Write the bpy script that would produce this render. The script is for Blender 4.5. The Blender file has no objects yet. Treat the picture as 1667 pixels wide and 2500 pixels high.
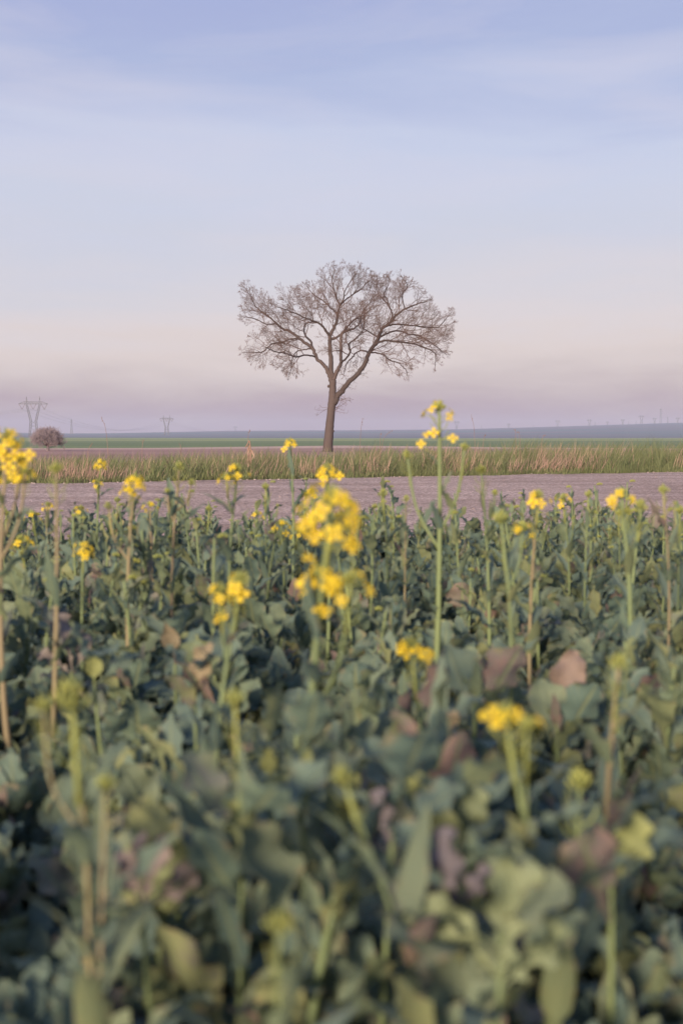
import bpy, math, random
import numpy as np
from mathutils import Matrix, Vector, Euler, noise as mnoise

random.seed(7)
RNG = np.random.default_rng(11)
SC = bpy.context.scene
COL = SC.collection
R = math.radians

# ------------------------------------------------------------------ camera
CAM_Z = 0.70
FPX = 3000.0            # focal length in photograph pixels (photo 1667 x 2500)
HOR = 1067.0            # eye-level row of the photograph
PITCH = math.atan((1250.0 - HOR) / FPX)
cd = bpy.data.cameras.new('camera')
cam = bpy.data.objects.new('camera', cd)
COL.objects.link(cam)
cd.sensor_fit = 'VERTICAL'
cd.sensor_height = 36.0
cd.sensor_width = 24.0
cd.lens = 36.0 * FPX / 2500.0
cd.clip_start = 0.02
cd.clip_end = 30000
cam.location = (0, 0, CAM_Z)
cam.rotation_euler = (R(90) - PITCH, 0, 0)
cd.dof.use_dof = True
cd.dof.focus_distance = 26.0
cd.dof.aperture_fstop = 4.6
SC.camera = cam

# ------------------------------------------------------------------ light
SUN_EL, SUN_AZ = R(15), R(200)      # azimuth clockwise from +Y: the sun stands behind the camera, a little to one side
w = bpy.data.worlds.new('World')
SC.world = w
w.use_nodes = True
nt = w.node_tree
nt.nodes.clear()
def wn(t, **k):
    n = nt.nodes.new(t)
    for a, b in k.items():
        setattr(n, a, b)
    return n
def srgb(r, g, b):
    f = lambda c: ((c / 255 + 0.055) / 1.055) ** 2.4 if c > 10 else c / 255 / 12.92
    return (f(r), f(g), f(b), 1.0)
wout = wn('ShaderNodeOutputWorld')
wbg = wn('ShaderNodeBackground')
tc = wn('ShaderNodeTexCoord')
sky = wn('ShaderNodeTexSky', sky_type='NISHITA', sun_disc=False, sun_elevation=SUN_EL, sun_rotation=SUN_AZ,
         altitude=100, air_density=1.2, dust_density=2.5, ozone_density=3.0)
sep = wn('ShaderNodeSeparateXYZ')
nt.links.new(tc.outputs['Generated'], sep.inputs[0])
# dusk gradient by height above the horizon (same all the way round)
asn = wn('ShaderNodeMath', operation='ARCSINE')
nt.links.new(sep.outputs['Z'], asn.inputs[0])
el = wn('ShaderNodeMath', operation='DIVIDE'); el.inputs[1].default_value = math.pi / 2
nt.links.new(asn.outputs[0], el.inputs[0])
# thin streaky cirrus bends the gradient a little
mp = wn('ShaderNodeMapping'); mp.inputs['Scale'].default_value = (1.6, 1.6, 9.0); mp.inputs['Rotation'].default_value = (0.02, 0.05, 0)
nt.links.new(tc.outputs['Generated'], mp.inputs[0])
cn = wn('ShaderNodeTexNoise'); cn.inputs['Scale'].default_value = 2.3; cn.inputs['Detail'].default_value = 7; cn.inputs['Roughness'].default_value = 0.55
cn.inputs['Distortion'].default_value = 0.35
nt.links.new(mp.outputs[0], cn.inputs['Vector'])
off = wn('ShaderNodeMapRange'); off.inputs['From Min'].default_value = 0.3; off.inputs['From Max'].default_value = 0.7
off.inputs['To Min'].default_value = -0.016; off.inputs['To Max'].default_value = 0.016
nt.links.new(cn.outputs['Fac'], off.inputs['Value'])
el2 = wn('ShaderNodeMath', operation='ADD')
nt.links.new(el.outputs[0], el2.inputs[0]); nt.links.new(off.outputs[0], el2.inputs[1])
ramp = wn('ShaderNodeValToRGB')
stops = [(0.000, (180, 154, 164)), (0.006, (183, 157, 167)), (0.012, (188, 163, 172)), (0.0247, (205, 186, 187)), (0.0373, (222, 206, 204)),
         (0.0477, (230, 214, 211)), (0.058, (229, 217, 219)), (0.077, (220, 215, 223)), (0.097, (211, 212, 227)), (0.127, (209, 213, 233)), (0.1467, (204, 210, 234)),
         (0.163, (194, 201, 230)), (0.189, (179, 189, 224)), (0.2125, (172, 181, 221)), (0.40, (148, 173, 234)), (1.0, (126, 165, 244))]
cr = ramp.color_ramp
cr.elements[0].position = stops[0][0]; cr.elements[0].color = srgb(*stops[0][1])
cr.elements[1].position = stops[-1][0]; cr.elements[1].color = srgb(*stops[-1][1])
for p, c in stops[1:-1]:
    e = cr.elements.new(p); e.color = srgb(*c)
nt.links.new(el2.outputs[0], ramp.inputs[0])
# cirrus wisps
mp2 = wn('ShaderNodeMapping'); mp2.inputs['Scale'].default_value = (2.4, 2.4, 12.0); mp2.inputs['Location'].default_value = (9.0, 4.0, 1.9); mp2.inputs['Rotation'].default_value = (0.0, 0.10, 0.3)
nt.links.new(tc.outputs['Generated'], mp2.inputs[0])
cn2 = wn('ShaderNodeTexNoise'); cn2.inputs['Scale'].default_value = 1.7; cn2.inputs['Detail'].default_value = 8; cn2.inputs['Distortion'].default_value = 0.6
nt.links.new(mp2.outputs[0], cn2.inputs['Vector'])
wf = wn('ShaderNodeMapRange'); wf.inputs['From Min'].default_value = 0.46; wf.inputs['From Max'].default_value = 0.74
wf.inputs['To Min'].default_value = 0.0; wf.inputs['To Max'].default_value = 0.5
nt.links.new(cn2.outputs['Fac'], wf.inputs['Value'])
# wisps live above the haze belt
wh = wn('ShaderNodeMapRange'); wh.inputs['From Min'].default_value = 0.05; wh.inputs['From Max'].default_value = 0.12
nt.links.new(el.outputs[0], wh.inputs['Value'])
wm = wn('ShaderNodeMath', operation='MULTIPLY')
nt.links.new(wf.outputs[0], wm.inputs[0]); nt.links.new(wh.outputs[0], wm.inputs[1])
mixc = wn('ShaderNodeMix', data_type='RGBA')
mixc.inputs['B'].default_value = srgb(220, 215, 230)
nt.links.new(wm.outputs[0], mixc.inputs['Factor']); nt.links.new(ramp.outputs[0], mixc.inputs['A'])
# physical sky adds its share (kept low: that sky is very bright)
bg2 = wn('ShaderNodeBackground'); bg2.inputs['Strength'].default_value = 0.062
nt.links.new(sky.outputs[0], bg2.inputs['Color'])
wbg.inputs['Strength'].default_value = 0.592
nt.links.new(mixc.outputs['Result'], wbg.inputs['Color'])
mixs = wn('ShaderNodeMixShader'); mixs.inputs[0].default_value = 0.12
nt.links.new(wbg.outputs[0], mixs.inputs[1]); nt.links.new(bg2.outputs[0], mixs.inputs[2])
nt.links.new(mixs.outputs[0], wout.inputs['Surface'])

sd = bpy.data.lights.new('sun', 'SUN')
sd.energy = 4.8
sd.angle = R(11.0)
sd.color = (1.0, 0.81, 0.60)
sun = bpy.data.objects.new('sun', sd)
COL.objects.link(sun)
sdir = Vector((math.sin(SUN_AZ) * math.cos(SUN_EL), math.cos(SUN_AZ) * math.cos(SUN_EL), math.sin(SUN_EL)))   # towards the sun
sun.rotation_euler = sdir.to_track_quat('Z', 'Y').to_euler()
sun.location = (-10, -20, 20)

SC.view_settings.view_transform = 'Standard'
SC.view_settings.look = 'None'
SC.view_settings.exposure = 0.80
SC.view_settings.gamma = 1.0
SC.render.engine = 'CYCLES'
SC.cycles.use_denoising = True
SC.cycles.max_bounces = 6
SC.cycles.diffuse_bounces = 3
SC.cycles.transmission_bounces = 3
SC.cycles.volume_bounces = 1
SC.cycles.transparent_max_bounces = 8
SC.cycles.caustics_reflective = False
SC.cycles.caustics_refractive = False

# ------------------------------------------------------------------ helpers
def at(px, py, d):
    """world point at forward distance d that the photograph shows at pixel px, py"""
    u, v = (px - 833.5) / FPX, (1250.0 - py) / FPX
    dy = math.cos(PITCH) + v * math.sin(PITCH)
    dz = -math.sin(PITCH) + v * math.cos(PITCH)
    s = d / dy
    return Vector((u * s, d, CAM_Z + dz * s))

def mat(name):
    m = bpy.data.materials.new(name)
    m.use_nodes = True
    n = m.node_tree.nodes
    n.clear()
    return m, n, m.node_tree.links

def simple(name, col, rough=0.7, var=0.25, scale=6.0, bump=0.0, bscale=40, spec=0.3, transl=0.0, coord='Object', col2=None):
    m, n, l = mat(name)
    o = n.new('ShaderNodeOutputMaterial'); b = n.new('ShaderNodeBsdfPrincipled')
    b.inputs['Roughness'].default_value = rough
    b.inputs['Specular IOR Level'].default_value = spec
    t = n.new('ShaderNodeTexCoord'); ns = n.new('ShaderNodeTexNoise'); ns.inputs['Scale'].default_value = scale; ns.inputs['Detail'].default_value = 6
    l.new(t.outputs[coord], ns.inputs['Vector'])
    at_ = n.new('ShaderNodeAttribute'); at_.attribute_name = 'tint'
    oi = n.new('ShaderNodeObjectInfo')
    s1 = n.new('ShaderNodeMath'); s1.operation = 'ADD'
    l.new(at_.outputs['Fac'], s1.inputs[0]); l.new(oi.outputs['Random'], s1.inputs[1])
    fr = n.new('ShaderNodeMath'); fr.operation = 'FRACT'; l.new(s1.outputs[0], fr.inputs[0])
    av = n.new('ShaderNodeMath'); av.operation = 'MULTIPLY_ADD'; av.inputs[1].default_value = 0.5
    l.new(fr.outputs[0], av.inputs[0])
    h = n.new('ShaderNodeMath'); h.operation = 'MULTIPLY'; h.inputs[1].default_value = 0.5; l.new(ns.outputs['Fac'], h.inputs[0])
    l.new(h.outputs[0], av.inputs[2])
    mx = n.new('ShaderNodeMix'); mx.data_type = 'RGBA'
    c2 = col2 or tuple(c * (1 - var) for c in col)
    c1 = tuple(c * (1 + var) for c in col) if col2 is None else col
    mx.inputs['A'].default_value = (*c1, 1); mx.inputs['B'].default_value = (*c2, 1)
    l.new(av.outputs[0], mx.inputs['Factor'])
    l.new(mx.outputs['Result'], b.inputs['Base Color'])
    if bump:
        nb = n.new('ShaderNodeTexNoise'); nb.inputs['Scale'].default_value = bscale; nb.inputs['Detail'].default_value = 8
        l.new(t.outputs[coord], nb.inputs['Vector'])
        bp = n.new('ShaderNodeBump'); bp.inputs['Strength'].default_value = bump; bp.inputs['Distance'].default_value = 0.02
        l.new(nb.outputs['Fac'], bp.inputs['Height']); l.new(bp.outputs[0], b.inputs['Normal'])
    if transl:
        tr = n.new('ShaderNodeBsdfTranslucent'); l.new(mx.outputs['Result'], tr.inputs['Color'])
        ms = n.new('ShaderNodeMixShader'); ms.inputs[0].default_value = transl
        l.new(b.outputs[0], ms.inputs[1]); l.new(tr.outputs[0], ms.inputs[2]); l.new(ms.outputs[0], o.inputs[0])
    else:
        l.new(b.outputs[0], o.inputs[0])
    return m

class MB:
    """collects pieces that make up one mesh"""
    def __init__(s):
        s.v, s.f, s.t, s.uv, s.n = [], [], [], [], 0
    def add(s, V, F, tint=0.0, uv=None):
        V = np.asarray(V, float)
        s.v.append(V)
        s.f.extend([tuple(i + s.n for i in f) for f in F])
        s.t.append(np.full(len(V), tint) if np.isscalar(tint) else np.asarray(tint))
        s.uv.append(np.zeros((len(V), 2)) if uv is None else np.asarray(uv, float))
        s.n += len(V)
    def tube(s, P, rad, sides=5, tint=0.0, cap=True):
        P = np.asarray(P, float); n = len(P)
        rad = np.broadcast_to(np.asarray(rad, float), (n,))
        T = np.gradient(P, axis=0)
        T /= np.linalg.norm(T, axis=1)[:, None] + 1e-12
        ref = np.array([0.0, 1, 0]) if abs(T[0][1]) < 0.8 else np.array([1.0, 0, 0])
        V = np.empty((n, sides, 3)); a = np.arange(sides) / sides * 2 * math.pi
        for i in range(n):
            u = ref - T[i] * np.dot(ref, T[i]); u /= np.linalg.norm(u) + 1e-12
            ref = u; w_ = np.cross(T[i], u)
            V[i] = P[i] + rad[i] * (np.cos(a)[:, None] * u + np.sin(a)[:, None] * w_)
        F = []
        for i in range(n - 1):
            for k in range(sides):
                k2 = (k + 1) % sides
                F.append((i * sides + k, i * sides + k2, (i + 1) * sides + k2, (i + 1) * sides + k))
        if cap:
            F.append(tuple(range(sides))[::-1]); F.append(tuple((n - 1) * sides + k for k in range(sides)))
        s.add(V.reshape(-1, 3), F, tint)
    def blob(s, c, r, axis=(0, 0, 1), rings=3, seg=5, tint=0.0):
        q = Vector(axis).to_track_quat('Z', 'Y').to_matrix()
        q = np.array(q); c = np.asarray(c)
        V = [(0, 0, -r[2])]; F = []
        for i in range(1, rings + 1):
            th = math.pi * i / (rings + 1)
            for k in range(seg):
                ph = 2 * math.pi * k / seg
                V.append((r[0] * math.sin(th) * math.cos(ph), r[1] * math.sin(th) * math.sin(ph), -r[2] * math.cos(th)))
        V.append((0, 0, r[2])); L = len(V) - 1
        for k in range(seg):
            k2 = (k + 1) % seg
            F.append((0, 1 + k2, 1 + k))
            for i in range(rings - 1):
                a, b = 1 + i * seg, 1 + (i + 1) * seg
                F.append((a + k, a + k2, b + k2, b + k))
            F.append((1 + (rings - 1) * seg + k, 1 + (rings - 1) * seg + k2, L))
        s.add(np.asarray(V) @ q.T + c, F, tint)
    def mesh(s, name, material, smooth=True):
        me = bpy.data.meshes.new(name)
        V = np.concatenate(s.v)
        me.from_pydata(V.tolist(), [], s.f)
        a = me.attributes.new('tint', 'FLOAT', 'POINT'); a.data.foreach_set('value', np.concatenate(s.t).astype(np.float32))
        UV = np.concatenate(s.uv)
        if np.any(UV):
            u = me.uv_layers.new(name='UVMap')
            li = np.empty(len(me.loops), np.int32); me.loops.foreach_get('vertex_index', li)
            u.data.foreach_set('uv', UV[li].astype(np.float32).ravel())
        if smooth:
            me.polygons.foreach_set('use_smooth', np.ones(len(me.polygons), bool))
        if material: me.materials.append(material)
        me.update()
        return me

def obj(name, me, parent=None, matrix=None):
    o = bpy.data.objects.new(name, me)
    COL.objects.link(o)
    if parent is not None: o.parent = parent
    if matrix is not None: o.matrix_basis = matrix
    return o

def tag(o, label=None, cat=None, group=None, kind=None):
    for k, v in (('label', label), ('category', cat), ('group', group), ('kind', kind)):
        if v: o[k] = v
    return o

# ------------------------------------------------------------------ terrain
PROF = [(-9000, 0), (-10, 0), (26, 0), (50, -.03), (65, -.08), (100, -.43), (130, -.47), (170, -.49), (400, -.63), (1000, -.3), (1400, .4), (9000, .4)]
PD, PZ = np.array([p[0] for p in PROF]), np.array([p[1] for p in PROF])
# skyline of the far hills: height above eye level in photo pixels against photo column
RX = np.array([-1500, 0, 180, 420, 560, 840, 1107, 1400, 1667, 3200]) - 833.5
RH = np.array([8, 11, 8, 12, 15, 16, 18, 26, 34, 44])
def sstep(a, b, x):
    t = np.clip((x - a) / (b - a), 0, 1)
    return t * t * (3 - 2 * t)
def terrain(x, d):
    x = np.asarray(x, float); d = np.asarray(d, float)
    z = np.interp(d, PD, PZ)
    ang = np.interp(x / np.maximum(d, 1) * FPX, RX, RH) / FPX
    ridge = ang * 3800
    z = z + ridge * sstep(1300, 3800, d) - 0.6 * ridge * sstep(3900, 5200, d)
    z = z + 26 * sstep(5200, 6600, d) * (x < 4000)
    z = z + sstep(200, 900, d) * (0.35 * np.sin(x / 170 + 1.0) * np.sin(d / 230))
    return z
def d_field(x): return 6.5 + 0.2 * 12 * np.tanh(x / 12)
def d_near(x): return 8.0 + 0.2 * 12 * np.tanh(x / 12)
def d_far(x): return 21.1 + 0.57 * 12 * np.tanh(x / 12) + 0.12 * np.sin(x * 2.1) + 0.07 * np.sin(x * 5.3 + 1)
def d_verge(x): return d_far(x) + 7.5
def d_brown(x): return 118 + 14 * np.exp(-(x / 13) ** 2) + 3 * np.sin(x / 23) - 20 * sstep(10, 60, x)
def d_stub(x): return d_brown(x) + 13 + 28 * np.exp(-(x / 14) ** 2) + 2 * np.sin(x / 9)
def d_green(x): return 390 + 0.15 * 900 * np.tanh(x / 900)
def d_green2(x): return 1150 + 0 * x
XS_NEAR = np.concatenate([-np.geomspace(16, 6000, 24)[::-1], np.linspace(-15, 15, 61), np.geomspace(16, 6000, 24)])
XS_FAR = np.concatenate([-np.geomspace(420, 8000, 16)[::-1], np.linspace(-400, 400, 81), np.geomspace(420, 8000, 16)])
XS_HILL = np.linspace(-7000, 7000, 141)
def band(name, xs, f0, f1, n, material, rough=0.0, geo=False, lift=0.0):
    xs = np.asarray(xs); a, b = f0(xs), f1(xs)
    t = np.linspace(0, 1, n + 1)
    V = np.empty((n + 1, len(xs), 3))
    for i in range(n + 1):
        d = a * (b / a) ** t[i] if geo else a + (b - a) * t[i]
        z = terrain(xs, d) + lift
        if rough:
            z = z + np.array([mnoise.noise(Vector((x_ * 1.3, d_ * 1.3, 0))) for x_, d_ in zip(xs, d)]) * rough
        V[i, :, 0] = xs; V[i, :, 1] = d; V[i, :, 2] = z
    m = len(xs)
    F = [(i * m + k, i * m + k + 1, (i + 1) * m + k + 1, (i + 1) * m + k) for i in range(n) for k in range(m - 1)]
    mb = MB(); mb.add(V.reshape(-1, 3), F)
    return tag(obj(name, mb.mesh(name, material)), kind='structure')

# --- ground materials
def ground_mat(name, cols, scale, bump=0.4, bscale=30, stretch=(1, 1, 1), rough=0.95, detail=8, dist=0.03):
    m, n, l = mat(name)
    o = n.new('ShaderNodeOutputMaterial'); b = n.new('ShaderNodeBsdfPrincipled')
    b.inputs['Roughness'].default_value = rough; b.inputs['Specular IOR Level'].default_value = 0.15
    t = n.new('ShaderNodeTexCoord'); mp_ = n.new('ShaderNodeMapping'); mp_.inputs['Scale'].default_value = stretch
    l.new(t.outputs['Object'], mp_.inputs[0])
    ns = n.new('ShaderNodeTexNoise'); ns.inputs['Scale'].default_value = scale; ns.inputs['Detail'].default_value = detail; ns.inputs['Roughness'].default_value = 0.6
    l.new(mp_.outputs[0], ns.inputs['Vector'])
    r = n.new('ShaderNodeValToRGB'); e = r.color_ramp.elements
    for i, c in enumerate(cols):
        p = 0.3 + 0.4 * i / (len(cols) - 1)
        if i < 2: e[i].position = p; e[i].color = (*c, 1)
        else:
            q = e.new(p); q.color = (*c, 1)
    l.new(ns.outputs['Fac'], r.inputs[0]); l.new(r.outputs[0], b.inputs['Base Color'])
    if bump:
        nb = n.new('ShaderNodeTexNoise'); nb.inputs['Scale'].default_value = bscale; nb.inputs['Detail'].default_value = 8
        l.new(t.outputs['Object'], nb.inputs['Vector'])
        bp = n.new('ShaderNodeBump'); bp.inputs['Strength'].default_value = bump; bp.inputs['Distance'].default_value = dist
        l.new(nb.outputs['Fac'], bp.inputs['Height']); l.new(bp.outputs[0], b.inputs['Normal'])
    l.new(b.outputs[0], o.inputs[0])
    return m, n, l, b, r

M_soil = ground_mat('soil', [(.080, .068, .068), (.115, .095, .090), (.150, .122, .112)], 9, 0.8, 25)[0]
M_shoulder = ground_mat('shoulder', [(.10, .08, .075), (.17, .13, .12), (.24, .19, .18)], 14, 0.8, 45)[0]
# gravel: broad wheel-worn streaks along the road, stones from a voronoi
M_road, n, l, b, r = ground_mat('gravel', [(.285, .204, .170), (.405, .298, .255), (.510, .385, .330)], 0.9, 0, stretch=(0.35, 1.0, 1))
t = n.new('ShaderNodeTexCoord')
vo = n.new('ShaderNodeTexVoronoi'); vo.inputs['Scale'].default_value = 34
l.new(t.outputs['Object'], vo.inputs['Vector'])
vo2 = n.new('ShaderNodeTexVoronoi'); vo2.inputs['Scale'].default_value = 95
l.new(t.outputs['Object'], vo2.inputs['Vector'])
mr = n.new('ShaderNodeMapRange'); mr.inputs['To Min'].default_value = 0.50; mr.inputs['To Max'].default_value = 1.42
hs = n.new('ShaderNodeSeparateColor'); l.new(vo.outputs['Color'], hs.inputs[0]); l.new(hs.outputs[0], mr.inputs['Value'])
mr2 = n.new('ShaderNodeMapRange'); mr2.inputs['To Min'].default_value = 0.75; mr2.inputs['To Max'].default_value = 1.25
hs2 = n.new('ShaderNodeSeparateColor'); l.new(vo2.outputs['Color'], hs2.inputs[0]); l.new(hs2.outputs[1], mr2.inputs['Value'])
mm = n.new('ShaderNodeMath'); mm.operation = 'MULTIPLY'; l.new(mr.outputs[0], mm.inputs[0]); l.new(mr2.outputs[0], mm.inputs[1])
vm = n.new('ShaderNodeVectorMath'); vm.operation = 'SCALE'
l.new(r.outputs[0], vm.inputs[0]); l.new(mm.outputs[0], vm.inputs['Scale']); l.new(vm.outputs[0], b.inputs['Base Color'])
ad = n.new('ShaderNodeMath'); ad.operation = 'ADD'; l.new(vo.outputs['Distance'], ad.inputs[0]); l.new(vo2.outputs['Distance'], ad.inputs[1])
bp = n.new('ShaderNodeBump'); bp.invert = True; bp.inputs['Strength'].default_value = 0.9; bp.inputs['Distance'].default_value = 0.012
l.new(ad.outputs[0], bp.inputs['Height']); l.new(bp.outputs[0], b.inputs['Normal'])

M_verge = ground_mat('verge_soil', [(.06, .055, .035), (.10, .08, .055), (.13, .09, .07)], 3, 0.5, 20)[0]
M_plough = ground_mat('ploughed', [(.250, .145, .120), (.315, .190, .155), (.370, .235, .190)], 0.06, 0.6, 1.5, stretch=(.35, 1, 1), dist=.2)[0]
M_stub = ground_mat('stubble', [(.42, .29, .225), (.52, .36, .28)], 0.10, 0.4, 2, stretch=(.3, 1, 1), dist=.15)[0]
M_green = ground_mat('green_crop', [(.120, .160, .080), (.160, .200, .095), (.210, .245, .105)], 0.012, 1.0, 1.2, stretch=(.22, 1, 1), dist=.6)[0]
M_green2 = ground_mat('green_crop_far', [(.195, .230, .105), (.245, .275, .120), (.290, .300, .130)], 0.004, 1.0, .5, stretch=(.2, 1, 1), dist=1.2)[0]
M_hill = ground_mat('hill_fields', [(.065, .130, .120), (.090, .120, .125), (.140, .110, .130), (.070, .140, .115)], 0.0022, 0, stretch=(.35, 1, 0), detail=3)[0]

K = lambda v: (lambda x: 0 * x + v)
band('field_ground', XS_NEAR, K(-300.0), d_field, 2, M_soil)
# finer ground where the crop stands
band('soil_bed', np.linspace(-4, 4, 81), K(0.2), lambda x: d_field(x) - .01, 60, M_soil, rough=0.03, lift=0.022)
band('road_shoulder', XS_NEAR, d_field, d_near, 10, M_shoulder, rough=0.008)
band('gravel_road', XS_NEAR, d_near, d_far, 30, M_road, rough=0.008)
band('verge_ground', XS_NEAR, d_far, d_verge, 8, M_verge)
band('ploughed_field', np.concatenate([XS_FAR]), lambda x: d_verge(x), d_brown, 40, M_plough, geo=True)
band('stubble_strip', XS_FAR, d_brown, d_stub, 3, M_stub)
band('green_field', XS_FAR, d_stub, d_green, 16, M_green, geo=True)
band('pale_green_field', XS_FAR, d_green, d_green2, 16, M_green2, geo=True)
band('far_hills', XS_HILL, K(1150.0), K(5100.0), 60, M_hill, geo=True)

# ------------------------------------------------------------------ haze
hb = MB()
hx, hy0, hy1, hz0, hz1 = 8300, -310, 5300, -40, 72
hv = [(x, y, z) for z in (hz0, hz1) for y in (hy0, hy1) for x in (-hx, hx)]
hb.add(hv, [(0, 2, 3, 1), (4, 5, 7, 6), (0, 1, 5, 4), (2, 6, 7, 3), (0, 4, 6, 2), (1, 3, 7, 5)])
hm, n, l = mat('haze')
o_ = n.new('ShaderNodeOutputMaterial'); pv = n.new('ShaderNodeVolumePrincipled')
pv.inputs['Color'].default_value = (.58, .62, .78, 1); pv.inputs['Density'].default_value = 0.00020
l.new(pv.outputs[0], o_.inputs['Volume'])
tag(obj('haze', hb.mesh('haze', hm, smooth=False)), 'thin bluish evening haze over the far fields', None, None, 'stuff')

# ------------------------------------------------------------------ bare tree
M_bark = simple('bark', (.070, .052, .050), 0.9, 0.35, 3.0, 0.9, 9.0)
M_twig = simple('twig_bark', (.110, .070, .060), 0.9, 0.3, 2.0)
M_dead = simple('dead_leaf', (.13, .075, .06), 0.85, 0.35, 3.0)
TREE_D = 65.0
TS = TREE_D / FPX / 2.7034           # metres per traced pixel
TX = at(560 + 655 / 2.7034, 1100, TREE_D).x
TZ = float(terrain(TX, TREE_D))
tz0 = 1067 + (CAM_Z - TZ) * FPX / TREE_D
ZB = (tz0 - 620) * 2.7034            # traced row of the foot of the trunk
def tp(zx, zy, y): return np.array([(zx - 655) * TS, y, (ZB - zy) * TS])
LIMBS = {   # name: (parent, depth drift in m, [(x, y, radius) in traced pixels])
 'T': (None, 0, [(648, ZB + 12, 44), (650, ZB - 15, 37), (655, 1215, 33), (663, 1120, 30), (671, 1040, 28), (678, 975, 29), (681, 900, 25), (683, 835, 24)]),
 'A': ('T', .5, [(683, 835, 19), (671, 780, 18), (668, 680, 16), (663, 600, 14), (665, 545, 13), (690, 490, 11), (712, 440, 10), (715, 390, 8), (728, 345, 7), (706, 300, 5.5), (690, 240, 4.5), (678, 180, 3.5), (690, 120, 2.5)]),
 'A2': ('A', 1.8, [(715, 395, 7), (670, 360, 6.5), (640, 325, 6), (600, 290, 4), (560, 260, 3), (520, 215, 2)]),
 'A3': ('A', -1.8, [(664, 550, 10), (640, 520, 9), (615, 485, 8), (570, 460, 7), (530, 450, 6), (470, 425, 5), (400, 400, 4), (330, 380, 3)]),
 'A4': ('A', -1.2, [(728, 348, 6), (755, 300, 5), (760, 260, 4), (800, 200, 3), (850, 130, 2)]),
 'A5': ('A', 2.2, [(665, 575, 10), (720, 545, 9), (765, 510, 9), (820, 490, 7), (860, 450, 6), (870, 400, 5), (890, 360, 4), (930, 300, 3), (960, 240, 2)]),
 'A6': ('A', .4, [(726, 352, 6), (770, 305, 5), (825, 262, 4.5), (880, 222, 3.5), (920, 180, 2.5), (945, 150, 2)]),
 'B': ('T', -.8, [(688, 835, 15), (705, 790, 14), (735, 730, 12), (738, 660, 11), (735, 590, 10), (742, 540, 8), (770, 500, 6), (830, 440, 5), (880, 420, 4), (940, 380, 2.5)]),
 'B2': ('B', -2.6, [(735, 722, 8), (770, 700, 7), (795, 660, 7), (790, 610, 6), (830, 585, 5), (870, 540, 4), (880, 500, 3)]),
 'C': ('T', .4, [(676, 845, 18), (655, 780, 15), (625, 738, 13), (575, 685, 12), (545, 622, 12), (500, 590, 11), (450, 552, 10), (400, 517, 9), (350, 495, 8), (310, 460, 7), (270, 425, 6), (220, 390, 5), (170, 340, 4), (140, 280, 3), (100, 225, 2)]),
 'C2': ('C', 2.6, [(545, 622, 9), (540, 580, 8), (500, 535, 7), (490, 490, 6), (500, 450, 5), (545, 430, 4), (540, 390, 3), (500, 330, 2)]),
 'C3': ('C', -1.9, [(460, 560, 7), (400, 570, 6), (350, 592, 5.5), (290, 605, 5), (240, 655, 4), (180, 665, 3), (110, 670, 2)]),
 'C4': ('C', -3.0, [(572, 683, 7), (510, 675, 6), (440, 690, 6), (380, 675, 5), (320, 668, 4), (270, 650, 3)]),
 'C5': ('C', 2.8, [(548, 628, 6), (500, 630, 5), (440, 640, 4), (405, 690, 3), (397, 745, 2.2), (378, 790, 1.5)]),
 'C6': ('C', -.8, [(310, 462, 5), (250, 470, 4), (180, 440, 3), (110, 430, 2)]),
 'D': ('T', -.6, [(690, 985, 24), (710, 945, 22), (745, 905, 19), (790, 850, 17), (850, 790, 16), (890, 730, 15), (920, 660, 14), (950, 612, 13), (980, 562, 12), (1010, 500, 10), (1060, 460, 9), (1090, 420, 8), (1150, 380, 6), (1220, 350, 5), (1290, 330, 3)]),
 'D2': ('D', -2.2, [(952, 612, 10), (990, 590, 9), (1050, 585, 8), (1120, 597, 7), (1200, 612, 6), (1270, 640, 5), (1330, 680, 4), (1330, 760, 2)]),
 'D3': ('D', 1.8, [(985, 558, 8), (1040, 530, 7), (1110, 512, 6), (1180, 530, 5), (1260, 542, 5), (1330, 580, 4), (1390, 620, 3), (1440, 655, 2)]),
 'D4': ('D', .6, [(1020, 492, 8), (1070, 476, 7), (1140, 476, 6), (1220, 482, 5.5), (1300, 490, 5), (1370, 490, 4), (1410, 450, 3), (1460, 390, 2)]),
 'D5': ('D', 2.2, [(1062, 458, 7), (1070, 400, 6), (1050, 350, 5), (1040, 300, 5), (1020, 260, 4), (1050, 200, 3), (1055, 130, 2)]),
 'D6': ('D', -3.2, [(925, 655, 7), (960, 662, 6), (1010, 680, 5), (1050, 720, 5), (1100, 740, 4), (1140, 785, 3), (1150, 830, 2)]),
 'D7': ('D', 3.2, [(920, 660, 7), (880, 638, 6), (840, 645, 5), (815, 670, 5), (775, 710, 4), (755, 780, 2)]),
 'D8': ('D', -1.2, [(1150, 380, 5), (1130, 300, 4), (1160, 240, 3), (1120, 190, 2)]),
 'D10': ('D5', .8, [(1046, 335, 5), (1005, 290, 4), (972, 235, 3), (975, 170, 2)]),
 'D9': ('D', 3.0, [(980, 562, 6), (930, 520, 5), (885, 480, 4), (870, 430, 3)]),
}
def smooth_line(P, per=5):
    P = np.asarray(P, float); n = len(P)
    Q = np.vstack([2 * P[0] - P[1], P, 2 * P[-1] - P[-2]]); out = []
    for i in range(n - 1):
        a, b_, c, d_ = Q[i], Q[i + 1], Q[i + 2], Q[i + 3]
        for k in range(per):
            t_ = k / per
            out.append(0.5 * (2 * b_ + (c - a) * t_ + (2 * a - 5 * b_ + 4 * c - d_) * t_ ** 2 + (3 * b_ - a - 3 * c + d_) * t_ ** 3))
    out.append(P[-1])
    return np.array(out)
lines = {}
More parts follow.
